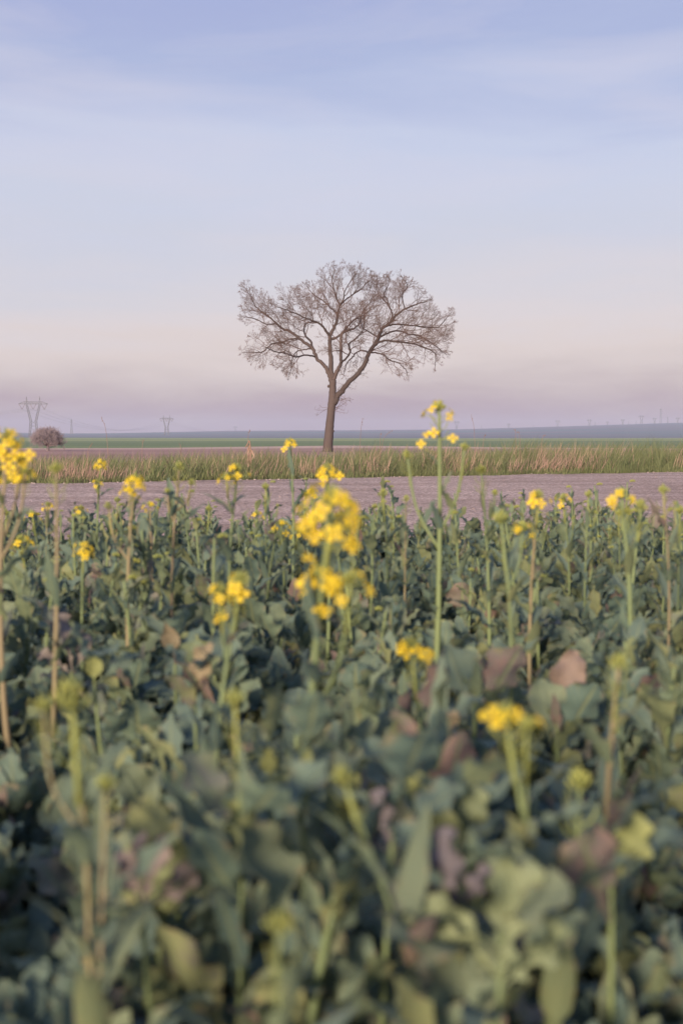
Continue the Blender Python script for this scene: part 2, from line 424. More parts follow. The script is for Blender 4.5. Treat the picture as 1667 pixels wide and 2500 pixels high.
for k, (par, drift, pts) in LIMBS.items():
    y0 = 0.0
    if par:
        Lp = lines[par][0]; s0 = tp(pts[0][0], pts[0][1], 0)
        j = np.argmin((Lp[:, 0] - s0[0]) ** 2 + (Lp[:, 2] - s0[2]) ** 2); y0 = Lp[j, 1]
    m_ = len(pts)
    P4 = np.array([[*tp(x_, y_, y0 + drift * (i / (m_ - 1)) ** 1.1), r_ * TS] for i, (x_, y_, r_) in enumerate(pts)])
    S = smooth_line(P4, 5)
    jit = RNG.normal(0, 1, (len(S), 3)) * 0.018 * np.clip(S[:, 3:4] / .1, .6, 1.5)
    if k == 'T': jit *= .25
    S[1:-1, :3] += jit[1:-1]
    lines[k] = (S[:, :3], np.maximum(S[:, 3] * 0.92, .012))
tree = tag(obj('bare_tree', None), 'lone bare tree with a wide forking crown standing in the field beyond the gravel road', 'tree')
tree.location = (TX, TREE_D, TZ)
mb = MB(); P_, r_ = lines['T']
mb.tube(P_, r_, 12)
for (zx, zy, rr) in ((655, 875, 10), (668, 1010, 9), (712, 972, 10), (684, 1170, 9), (880, 765, 9)):   # knots and old branch stubs
    mb.blob(tp(zx, zy, -.05), (rr * TS, rr * TS, rr * TS * 1.1), (.3, .1, 1), 3, 7)
obj('trunk', mb.mesh('trunk', M_bark), tree)
for k in LIMBS:
    if k == 'T': continue
    mb = MB(); mb.tube(lines[k][0], lines[k][1], 8 if len(k) == 1 else 6); obj('limb', mb.mesh('limb', M_bark), tree)

# crown: branches grow from the limbs towards points spread through the crown's volume
OUT = np.array([(60, 200), (120, 190), (180, 245), (250, 210), (330, 220), (430, 170), (500, 160), (590, 100), (680, 70), (750, 75), (820, 100), (880, 100), (940, 140), (1000, 160), (1055, 115), (1075, 180), (1120, 175), (1180, 195), (1280, 250), (1340, 330), (1400, 410), (1450, 360), (1490, 410), (1490, 500), (1480, 570), (1440, 660), (1370, 700), (1330, 830), (1200, 830), (1160, 900), (1080, 860), (1040, 790), (950, 860), (920, 780), (890, 720), (800, 740), (740, 760), (700, 700), (640, 690), (560, 780), (480, 820), (400, 880), (370, 820), (330, 740), (250, 740), (190, 780), (120, 720), (95, 650), (150, 540), (250, 510), (100, 490), (70, 420), (80, 340), (60, 270)], float)
OUT = (OUT - (760, 480)) * .972 + (760, 482)
def inside(p, poly):
    x_, y_ = p[:, 0][:, None], p[:, 1][:, None]; a = poly; b_ = np.roll(poly, -1, 0)
    c = ((a[:, 1] > y_) != (b_[:, 1] > y_)) & (x_ < (b_[:, 0] - a[:, 0]) * (y_ - a[:, 1]) / (b_[:, 1] - a[:, 1] + 1e-9) + a[:, 0])
    return c.sum(1) % 2 == 1
gx, gy = np.meshgrid(np.arange(0, 1560, 6), np.arange(0, 960, 6))
MASK = inside(np.stack([gx.ravel(), gy.ravel()], 1).astype(float) + .5, OUT).reshape(gx.shape)
def in_crown(p, slack=1.0):
    zx, zy = p[0] / TS + 655, ZB - p[2] / TS
    i_, j_ = int(zy / 6), int(zx / 6)
    if not (0 <= i_ < MASK.shape[0] and 0 <= j_ < MASK.shape[1]) or not MASK[i_, j_]: return False
    rel = math.hypot((zx - 765) / 760, (zy - 480) / 440)
    return abs(p[1]) < 4.6 * math.sqrt(max(1 - rel * rel, .03)) * slack
CC = np.array([.9, 0, (ZB - 640) * TS])
crown, dl = MB(), MB()
def unit(v): return v / (math.sqrt(v[0] * v[0] + v[1] * v[1] + v[2] * v[2]) + 1e-9)
LV = {1: (.15, .62), 2: (.12, .66), 3: (.085, .62), 4: (.07, 0)}      # step, chance of a side shoot
def sprout(p, d_, L_, r_, lv):
    stp, pc = LV[lv]; n_ = max(2, int(L_ / stp)); P_ = [p]; side = random.choice((-1, 1)); kids_ = []
    up_ = .05 if p[2] > 5.2 else -.035
    for k in range(n_):
        o_ = unit(P_[-1] - CC)
        d_ = unit(d_ + np.array([random.gauss(0, .17), random.gauss(0, .17), random.gauss(0, .17) + up_]) + o_ * .06)
        q = P_[-1] + d_ * stp
        if not in_crown(q) and (lv < 4 or random.random() < .7) and k > 0: break
        P_.append(q); t_ = (k + 1) / n_
        if lv < 4 and t_ > .18 and random.random() < pc:
            kids_.append((len(P_) - 1, t_, side)); side = -side
    n2 = len(P_)
    if n2 < 2: return
    rr = np.linspace(r_, max(r_ * .45, .0037), n2)
    crown.tube(P_, rr, 5 if r_ > .02 else 4 if r_ > .011 else 3, random.random(), cap=False)
    for (k, t_, sd_) in kids_:
        a = P_[k] - P_[k - 1]; pr = unit(np.cross(a, RNG.normal(0, 1, 3) * .6 + np.array([0, 1.0, .3]))) * sd_
        nd = unit(unit(a) * .75 + pr * random.uniform(.45, .95))
        ln = {1: (.45, .95), 2: (.22, .48), 3: (.10, .24)}[lv]
        sprout(P_[k], nd, random.uniform(*ln) * (1.15 - .45 * t_), max(rr[k] * random.uniform(.55, .75), .0048), lv + 1)
    if lv < 4:
        for sg in (-1, 1):
            a = P_[-1] - P_[-2]; nd = unit(unit(a) + RNG.normal(0, .35, 3))
            sprout(P_[-1], nd, {1: .6, 2: .34, 3: .17}[lv] * random.uniform(.7, 1.2), max(rr[-1] * .8, .0045), lv + 1)
    elif random.random() < .30:
        e_ = P_[-1]; a = unit(RNG.normal(0, 1, 3)); b_ = unit(np.cross(a, RNG.normal(0, 1, 3))); s_ = random.uniform(.010, .026)
        dl.add([e_ - a * s_, e_ + b_ * s_ * .6, e_ + a * s_, e_ - b_ * s_ * .6], [(0, 1, 2, 3)], random.random())
for k in LIMBS:
    if k == 'T': continue
    P_, r_ = lines[k]; seg = np.linalg.norm(np.diff(P_, axis=0), axis=1); cum = np.concatenate([[0], np.cumsum(seg)]); tot = cum[-1]
    s_ = tot * (.42 if len(k) == 1 else .22); az = random.uniform(0, 6.28)
    while s_ < tot:
        j = min(int(np.searchsorted(cum, s_)), len(P_) - 1); t_ = s_ / tot; tg = unit(P_[j] - P_[j - 1])
        az += 2.4; u_ = unit(np.cross(tg, np.array([0, 1.0, .2]))); v_ = np.cross(tg, u_)
        nd = unit(tg * .8 + (u_ * math.cos(az) + v_ * math.sin(az)) * random.uniform(.6, 1.0))
        sprout(P_[j], nd, random.uniform(.8, 1.7) * (1.1 - .4 * t_), float(np.clip(r_[j] * .5, .010, .026)), 1)
        s_ += random.uniform(.20, .36) * (1.6 if k in ('A5', 'B', 'D9', 'B2', 'D7') else 1.0)
    for _ in range(3): sprout(P_[-1], unit(unit(P_[-1] - P_[-3]) + RNG.normal(0, .35, 3)), random.uniform(.5, .9), .010, 2)
# thin shoots along the trunk and the big fork
for (zx, zy, dx) in [(712, 900, 1), (720, 940, 1), (712, 960, 1), (760, 870, 1), (800, 830, 1), (700, 1015, 1), (690, 1035, 1), (655, 1020, -1), (740, 800, 1), (780, 780, 1), (830, 800, 1), (730, 970, 1), (850, 770, -1), (770, 860, -1)]:
    for _ in range(3):
        p = tp(zx, zy, random.uniform(-.15, .15)); L_ = random.uniform(.3, .9); ln = [p]
        dv = np.array([dx * random.uniform(.5, 1), random.uniform(-.8, .8), random.uniform(-.35, .5)])
        for k in range(5):
            dv = dv + RNG.normal(0, .22, 3); ln.append(ln[-1] + dv / np.linalg.norm(dv) * L_ / 5)
            if k > 0:
                e_ = ln[-1] + RNG.normal(0, .10, 3); crown.tube([ln[-1], e_], [.005, .004], 3, .5, cap=False)
        crown.tube(ln, np.linspace(.009, .005, 6), 3, .5, cap=False)
tag(obj('crown', crown.mesh('crown', M_twig), tree), kind='stuff')
tag(obj('dead_leaves', dl.mesh('dead_leaves', M_dead, False), tree), kind='stuff')

# ------------------------------------------------------------------ round bare bush on the ploughed field
M_bush = simple('bush_twig', (.235, .188, .205), 0.9, 0.25, 2.0)
BD = 100.0
bp_ = at(117, 1102, BD); bz = float(terrain(bp_.x, BD))
bush = tag(obj('bare_bush', None), 'round leafless bush with purplish twigs growing on the ploughed field', 'bush')
bush.location = (bp_.x, BD, bz); bush.scale = (1.34, 1.28, 1.36)
def grow(mb, p, dv, L_, r0, depth, nk):
    n_ = 4; ln = [p]; d_ = dv.copy()
    for k in range(n_):
        d_ = d_ + RNG.normal(0, .11, 3) + np.array([0, 0, .03]); d_ /= np.linalg.norm(d_); ln.append(ln[-1] + d_ * L_ / n_)
    mb.tube(ln, np.linspace(r0, r0 * .6, n_ + 1), 4 if depth > 1 else 3, RNG.random(), cap=False)
    if depth == 0: return
    for _ in range(nk):
        k = random.choice([1, 2, 3, 4]); a = d_ + RNG.normal(0, .55, 3); a /= np.linalg.norm(a)
        grow(mb, np.array(ln[k]), a, L_ * random.uniform(.55, .8), r0 * .66, depth - 1, nk)
tr = MB(); cw = MB()
tr.tube([(0, 0, -.05), (.03, 0, .18), (0, .02, .4)], [.11, .085, .07], 8)
for k in range(22):
    a = k * 2.4; tilt = math.sqrt((k + .5) / 22) * 1.5
    dv = np.array([math.sin(tilt) * math.cos(a), math.sin(tilt) * math.sin(a), math.cos(tilt) + .12]); dv /= np.linalg.norm(dv)
    b0 = np.array([0, 0, .25 + .1 * random.random()])
    mid = b0 + dv * .5
    tr.tube([b0, b0 + dv * .25 + RNG.normal(0, .02, 3), mid], [.045, .038, .030], 6)
    for _ in range(5):
        a2 = dv + RNG.normal(0, .26, 3); a2 /= np.linalg.norm(a2)
        grow(cw, mid - dv * .12 * random.random(), a2, .52, .014, 3, 4)
for V in cw.v + tr.v:                # an evenly rounded outline, browsed and wind-clipped
    rho = np.sqrt((V[:, 0] / 1.0) ** 2 + (V[:, 1] / 1.0) ** 2 + ((V[:, 2] - .62) / .78) ** 2); k_ = np.where(rho > .85, (.85 + (rho - .85) * .55) / np.maximum(rho, .01), 1.0)
    V[:, 0] *= k_; V[:, 1] *= k_; m_ = V[:, 2] > .45; V[m_, 2] = .62 + (V[m_, 2] - .62) * k_[m_]
obj('trunk', tr.mesh('trunk', M_bush), bush)
tag(obj('crown', cw.mesh('crown', M_bush), bush), kind='stuff')

# ------------------------------------------------------------------ pylons and wires
M_steel = simple('galvanised_steel', (.10, .095, .10), 0.6, 0.1, 0.5)
M_ins = simple('insulator', (.16, .11, .10), 0.4, 0.1, 1.0)
M_wire = simple('cable', (.22, .20, .20), 0.6, 0.1, 0.5)
def lattice(mb, A, B, wa, wb, n_, r_):
    """square lattice mast from A to B, half widths wa to wb"""
    A, B = np.asarray(A, float), np.asarray(B, float); t_ = np.linspace(0, 1, n_ + 1)
    cs = [(1, 1), (-1, 1), (-1, -1), (1, -1)]
    pt = lambda i, c: A + (B - A) * t_[i] + np.array([c[0], c[1], 0]) * (wa + (wb - wa) * t_[i])
    for c in cs: mb.tube([pt(i, c) for i in range(n_ + 1)], r_, 4)
    for i in range(n_):
        for j in range(4):
            c, e = cs[j], cs[(j + 1) % 4]
            mb.tube([pt(i, c), pt(i + 1, e)], r_ * .6, 3); mb.tube([pt(i, e), pt(i + 1, c)], r_ * .6, 3)
            mb.tube([pt(i + 1, c), pt(i + 1, e)], r_ * .6, 3)
def delta_pylon(px, top, foot, d, yaw, label, group=None, k=1.0):
    p = at(px, top, d); zf = float(terrain(p.x, d)) - .5; H = p.z - zf; s_ = H / 42.0
    t_ = tag(obj('electricity_pylon', None), label, 'pylon', group)
    t_.location = (p.x, d, zf); t_.rotation_euler = (0, 0, yaw)
    r_ = .16 * k
    m1 = MB()
    for sx in (-1, 1): lattice(m1, (sx * 4.2 * s_, 0, 0), (sx * 2.5 * s_, 0, 17 * s_), .8 * s_, 1.0 * s_, 6, r_)
    for i in range(4):                                               # bracing between the two legs
        z0, z1 = (3 + i * 3.6) * s_, (6.6 + i * 3.6) * s_; w0, w1 = (3.9 - .36 * i) * s_, (3.55 - .36 * i) * s_
        m1.tube([(-w0, 0, z0), (w1, 0, z1)], r_ * .6, 3); m1.tube([(w0, 0, z0), (-w1, 0, z1)], r_ * .6, 3)
    obj('body', m1.mesh('body', M_steel, False), t_)
    for sx in (-1, 1):
        m2 = MB(); lattice(m2, (sx * 2.5 * s_, 0, 17 * s_), (sx * 6.2 * s_, 0, 33 * s_), 1.0 * s_, .8 * s_, 6, r_)
        m2.tube([(sx * 6.2 * s_ - .8 * s_, 0, 33 * s_), (sx * 6.6 * s_, 0, 42 * s_)], r_, 3); m2.tube([(sx * 6.2 * s_ + .8 * s_, 0, 33 * s_), (sx * 6.6 * s_, 0, 42 * s_)], r_, 3)
        for q in range(4): m2.tube([(sx * 6.2 * s_ - (.8 - .2 * q) * s_, 0, (33 + 2.2 * q) * s_), (sx * 6.2 * s_ + (.9 - .2 * q) * s_, 0, (35 + 2.2 * q) * s_)], r_ * .6, 3)
        obj('column', m2.mesh('column', M_steel, False), t_)
    m3 = MB(); r_ *= 1.5
    for yy in (-.7, .7):
        m3.tube([(-14.5 * s_, yy * s_, 34.5 * s_), (14.5 * s_, yy * s_, 34.5 * s_)], r_, 3)
        m3.tube([(-14.5 * s_, yy * s_, 34.5 * s_), (-9 * s_, yy * s_, 36.6 * s_), (9 * s_, yy * s_, 36.6 * s_), (14.5 * s_, yy * s_, 34.5 * s_)], r_, 3)
        for q in range(14):
            x0 = (-9 + q * 18 / 14) * s_; x1 = x0 + 18 / 14 * s_
            m3.tube([(x0, yy * s_, (34.5 if q % 2 else 36.6) * s_), (x1, yy * s_, (36.6 if q % 2 else 34.5) * s_)], r_ * .6, 3)
    obj('crossarm', m3.mesh('crossarm', M_steel, False), t_)
    for cx in (-11, 0, 11):
        m4 = MB()
        for sx in (-1, 1): m4.tube([((cx + sx * 3.0) * s_, 0, 34.4 * s_), (cx * s_, 0, 29 * s_)], r_ * .7, 4)
        obj('insulator', m4.mesh('insulator', M_ins), t_)
    c, s2 = math.cos(yaw), math.sin(yaw)
    return [Vector((p.x + cx * s_ * c, d + cx * s_ * s2, zf + 29 * s_)) for cx in (-11, 0, 11)]
def mast_pylon(px, top, d, arms, label, group=None, half=3.5):
    p = at(px, top, d); zf = float(terrain(p.x, d)) - .5; H = p.z - zf
    t_ = tag(obj('electricity_pylon', None), label, 'pylon', group); t_.location = (p.x, d, zf)
    m1 = MB(); lattice(m1, (0, 0, 0), (0, 0, H), H * .07, H * .012, 9, .2); obj('body', m1.mesh('body', M_steel, False), t_)
    for (f, wd) in arms:
        m2 = MB(); W_ = wd * H
        m2.tube([(-W_, 0, f * H), (W_, 0, f * H)], .2, 3); m2.tube([(-W_, 0, f * H), (0, 0, (f + .05) * H), (W_, 0, f * H)], .2, 3)
        for q in (-.5, .5): m2.tube([(q * W_, 0, f * H), (q * W_ * .5, 0, (f + .037) * H)], .13, 3)
        obj('crossarm', m2.mesh('crossarm', M_steel, False), t_)
def cable(P0, P1, sag, rr, label, group):
    m_ = MB(); n_ = 24; L_ = []
    for i in range(n_ + 1):
        t_ = i / n_; q = P0.lerp(P1, t_); L_.append((q.x, q.y, q.z - sag * 4 * t_ * (1 - t_)))
    m_.tube(L_, rr, 4); tag(obj('power_cable', m_.mesh('power_cable', M_wire)), label, 'cable', group)
a1 = delta_pylon(81.5, 968, 1060, 1250, R(12), 'large lattice pylon with two peaks rising behind the round bush', None, 1.4)
a2 = delta_pylon(407, 1014, 1062, 2100, R(12), 'smaller hazy two-peaked pylon beyond the green field, next along the cables from the large one', None, 1.8)
a3 = delta_pylon(575, 1040, 1060, 4300, R(12), 'very faint tiny two-peaked pylon on the skyline where the sagging cables end', None, 1.6)
for i in range(3):
    cable(a1[i], a2[i], 18, .075, 'sagging power cable strung between the large and the smaller two-peaked pylon', 'power cables between the two big pylons')
    pl = Vector((a1[i].x - 330, a1[i].y - 340, a1[i].z + 6))
    cable(pl, a1[i], 16, .07, 'power cable running from the large two-peaked pylon away past the bush', 'power cables arriving at the large pylon')
    cable(a2[i], a3[i], 14, .09, 'power cable running from the smaller two-peaked pylon to the skyline', 'power cables beyond the smaller pylon')
ZX = lambda zx: 1107 + zx * .357
ZY = lambda zy: 940 + zy * .357
mast_pylon(ZX(1415), ZY(160), 3700, [(.66, .12), (.78, .17), (.90, .12)], 'tall three-armed lattice pylon, tallest on the hill skyline')
delta_pylon(ZX(1283), ZY(203), 0, 3650, R(5), 'two-peaked pylon on the hill skyline beside the tall three-armed one', None, 1.5)
for zx, zy, d_ in ((20, 243, 4000), (375, 262, 4000), (710, 238, 3950), (927, 232, 3900), (1050, 248, 3900), (1155, 232, 3850), (1372, 222, 3800), (1530, 220, 3800)):
    delta_pylon(ZX(zx), ZY(zy), 0, d_, R(random.uniform(-15, 15)), 'faint small two-peaked pylon in the distant row along the hill skyline', 'distant pylons along the hill skyline', 2.2)
for zx, zy, d_ in ((190, 275, 3900), (545, 272, 3900), (965, 250, 3850), (1195, 248, 3800), (1245, 244, 3850), (1462, 216, 3750)):
    mast_pylon(ZX(zx), ZY(zy), d_, [(.82, .12)], 'faint thin single-armed mast in the distant row along the hill skyline', 'distant masts along the hill skyline')
mast_pylon(175, 1023, 2600, [(.80, .10), (.9, .10)], 'slim hazy mast standing between the bush and the smaller two-peaked pylon')

# ------------------------------------------------------------------ verge grass
M_grass = simple('grass_blade', (.105, .145, .060), 0.75, 0, 1.2, transl=.25, col2=(.200, .195, .095))
M_dry = simple('dry_grass', (.40, .275, .220), 0.85, 0, 1.0, transl=.15, col2=(.30, .190, .155))
def fnoise(x, y, s_, off_=0.0):
    return np.array([mnoise.noise(Vector((a * s_, b_ * s_, off_))) for a, b_ in zip(x, y)])
def blades(N_, x, y, h, wd, lean, name, material, label, segs=3, zoff=0.0):
    z = terrain(x, y) + zoff
    az = RNG.uniform(0, 2 * math.pi, N_); fx, fy = np.cos(az), np.sin(az)
    bx, by = lean
    V = np.empty((N_, segs * 2 + 1, 3))
    for i in range(segs + 1):
        t_ = i / segs; cx = x + bx * h * t_ ** 1.7; cy = y + by * h * t_ ** 1.7
        cz = z + h * t_ * (1 - .22 * (bx ** 2 + by ** 2) * t_)
        hw = wd * (1 - .75 * t_ ** 1.5) * .5
        if i < segs:
            V[:, 2 * i] = np.stack([cx - fx * hw, cy - fy * hw, cz], 1); V[:, 2 * i + 1] = np.stack([cx + fx * hw, cy + fy * hw, cz], 1)
        else: V[:, 2 * i] = np.stack([cx, cy, cz], 1)
    k = segs * 2 + 1; base = np.arange(N_) * k; F = []
    quads = np.concatenate([np.stack([base + 2 * i, base + 2 * i + 1, base + 2 * i + 3, base + 2 * i + 2], 1) for i in range(segs - 1)])
    tris = np.stack([base + 2 * segs - 2, base + 2 * segs - 1, base + 2 * segs], 1)
    mb_ = MB(); mb_.add(V.reshape(-1, 3), quads.tolist() + tris.tolist(), np.repeat(RNG.random(N_), k))
    return tag(obj(name, mb_.mesh(name, material, False)), label, 'grass', None, 'stuff')
def vtop(x):   # typical grass height along the verge
    return np.interp(x, [-14, -5, -2.5, 0, 3, 7, 16], [.44, .47, .53, .58, .66, .73, .75])
NG = 60000
x = RNG.uniform(-14, 17, NG); s_ = RNG.random(NG) ** 1.25; y = d_far(x) + .05 + s_ * 6.8
cl = fnoise(x, y, .9) ; cl2 = fnoise(x, y, 3.1, 4.0)
h = vtop(x) * (.40 + .58 * np.clip(s_ * 9, 0, 1)) * (.80 + .42 * cl + .26 * cl2) * RNG.uniform(.5, 1.12, NG)
blades(NG, x, y, np.clip(h, .05, 1), RNG.uniform(.007, .015, NG), (RNG.normal(.12, .48, NG), RNG.normal(0, .4, NG)), 'verge_grass', M_grass, 'long green grass on the verge along the far side of the gravel road')
ND = 22000
x = RNG.uniform(-14, 17, ND); s_ = RNG.random(ND) ** 2.0; y = d_far(x) + .12 + s_ * 3.5
pn = fnoise(x, y * .5, .85, 9.0) + .45 * fnoise(x, y, 2.6, 2.0)
keep = pn + RNG.normal(0, .16, ND) > .07
x, y, s_ = x[keep], y[keep], s_[keep]; ND = len(x)
h = vtop(x) * (.55 + .5 * np.clip(s_ * 6, 0, 1)) * RNG.uniform(.35, 1.0, ND)
bl = .20 + .28 * fnoise(x, y, 1.1, 6.0)
blades(ND, x, y, h, RNG.uniform(.006, .012, ND), (bl + RNG.normal(0, .22, ND), RNG.normal(-.08, .25, ND)), 'dry_grass', M_dry, 'pinkish dry grass stalks in clumps along the verge')
# low fringe where grass creeps over the road edge
NF = 11000
x = RNG.uniform(-14, 17, NF); y = d_far(x) + .05 - np.abs(RNG.normal(0, 1, NF)) * (.06 + .38 * np.clip(fnoise(x, x * 0, 1.3, 3.0), 0, 1))
blades(NF, x, y, RNG.uniform(.03, .15, NF), RNG.uniform(.006, .012, NF), (RNG.normal(0, .5, NF), RNG.normal(-.2, .4, NF)), 'low_grass', M_grass, 'low grass fringe creeping over the far edge of the gravel road')
# single tall dead stalks
M_stalk = simple('dead_stalk', (.24, .15, .115), 0.9, 0.2, 3.0)
STK = [(248, 1020, 260, 1056, 1108), (225, 1085, 215, 1105, 1115), (440, 1085, 442, 1105, 1112), (352, 1075, 348, 1090, 1106), (885, 1022, 880, 1060, 1094), (955, 1052, 935, 1075, 1092), (1150, 1016, 1157, 1050, 1085), (1255, 1048, 1258, 1060, 1085), (1262, 1055, 1268, 1065, 1085), (1330, 1062, 1322, 1075, 1084), (610, 1050, 606, 1070, 1100), (1185, 1062, 1180, 1075, 1085), (930, 1058, 928, 1072, 1094)]
for (x0, y0, x1, y1, yb) in STK:
    d_ = float(d_far((x0 - 833) / FPX * 21)) + random.uniform(.4, 1.6)
    p2, p1 = at(x0, y0, d_), at(x1, y1, d_)
    b0 = p1 + (p1 - p2) * .6; b0.z = 0
    m_ = MB(); q0 = np.array(b0); L_ = smooth_line([np.zeros(3), np.array(p1) - q0, np.array(p2) - q0], 4)
    m_.tube(L_, np.linspace(.0035, .0022, len(L_)), 4)
    st = tag(obj('dead_stalk', None), 'thin tall dead stalk sticking up above the verge grass', 'dry stalk', 'thin dead stalks above the verge'); st.location = b0
    obj('stem', m_.mesh('stem', M_stalk), st)
    m2 = MB()
    for k in range(5):
        t_ = L_[-1 - k % 3]; m2.blob(t_ + RNG.normal(0, .008, 3), (.004, .004, .012), (random.uniform(-.4, .4), 0, 1), 2, 4)
    obj('seed_head', m2.mesh('seed_head', M_stalk), st)
# dead broken weed with hanging leaves left of the tree
d_ = float(d_far(-1.5)) + .5
wp = at(612, 1100, d_); wz = 0.0
wd_ = tag(obj('dead_weed', None), 'withered broken weed with drooping dry leaves standing in the verge', 'weed'); wd_.location = (wp.x, d_, 0)
top_ = at(613, 1078, d_).z
m_ = MB(); m_.tube(smooth_line([(0, 0, 0), (.01, 0, top_ * .5), (-.015, 0, top_), (-.045, 0, top_ - .03), (-.085, 0, top_ - .10)], 4), .010, 5); obj('stem', m_.mesh('stem', M_stalk), wd_)
for k in range(7):
    m_ = MB(); z0 = top_ * (.5 + .07 * k); sx = random.choice((-1, 1)); L_ = random.uniform(.10, .22)
    m_.add([(0, 0, z0), (sx * .03, -.02, z0 - .01), (sx * .055, 0, z0 - L_ * .5), (sx * .03, .01, z0 - L_ * .5), (sx * .06, .0, z0 - L_)], [(0, 1, 2, 3), (3, 2, 4)]); obj('leaf', m_.mesh('leaf', M_dry, False), wd_)

# ------------------------------------------------------------------ stones
M_stone = simple('pale_stone', (.36, .29, .27), 0.9, 0.3, 8.0, .5, 30)
M_grav = simple('gravel_stones', (.27, .20, .175), 0.95, 0.3, 8.0)
def stone_mesh(seed):
    rs = np.random.default_rng(seed); mb_ = MB(); mb_.blob((0, 0, 0), (1, .8, .55), (0, 0, 1), 4, 7)
    mb_.v[0] *= rs.uniform(.82, 1.15, (len(mb_.v[0]), 1)); return mb_.mesh('stone', M_stone, False)
SM = [stone_mesh(i) for i in range(6)]
for k in range(150):
    far = k < 90
    xx = random.uniform(-6.5, 8) if far else random.uniform(-2.6, 2.6)
    yy = float(d_far(np.array(xx))) - abs(random.gauss(0, .22)) if far else float(d_near(np.array(xx))) + random.gauss(-.25, .35)
    s_ = random.uniform(.010, .024) if far else random.uniform(.012, .03)
    if k in (95, 110): s_ = .045
    o = obj('stone', SM[k % 6]); o.location = (xx, yy, float(terrain(xx, yy)) + s_ * .22); o.scale = (s_, s_, s_); o.rotation_euler = (random.uniform(-.3, .3), random.uniform(-.3, .3), random.uniform(0, 6))
    tag(o, 'small pale stone lying along the far edge of the gravel road' if far else 'small pale stone lying on the road shoulder next to the rapeseed', 'stone', 'stones along the far road edge' if far else 'stones along the near road edge')
g = MB()
x = RNG.uniform(-6, 7.5, 9000); u = RNG.random(9000) ** 1.8; y = d_near(x) - .9 + u * (d_far(x) - d_near(x) + .9)
for xx, yy in zip(x, y):
    s_ = random.uniform(.005, .013) if random.random() < .9 else random.uniform(.012, .022); a = random.uniform(0, 6); c, q = math.cos(a) * s_, math.sin(a) * s_
    z0 = -.002
    g.add([(xx + c, yy + q, z0), (xx - q * .8, yy + c * .8, z0), (xx - c, yy - q, z0), (xx + q * .7, yy - c * .7, z0), (xx + c * .15, yy + q * .1, s_ * random.uniform(.3, .55))], [(0, 1, 4), (1, 2, 4), (2, 3, 4), (3, 0, 4)], random.random())
tag(obj('loose_gravel', g.mesh('loose_gravel', M_grav, False)), 'loose pinkish grey gravel scattered over the road', 'gravel', None, 'stuff')

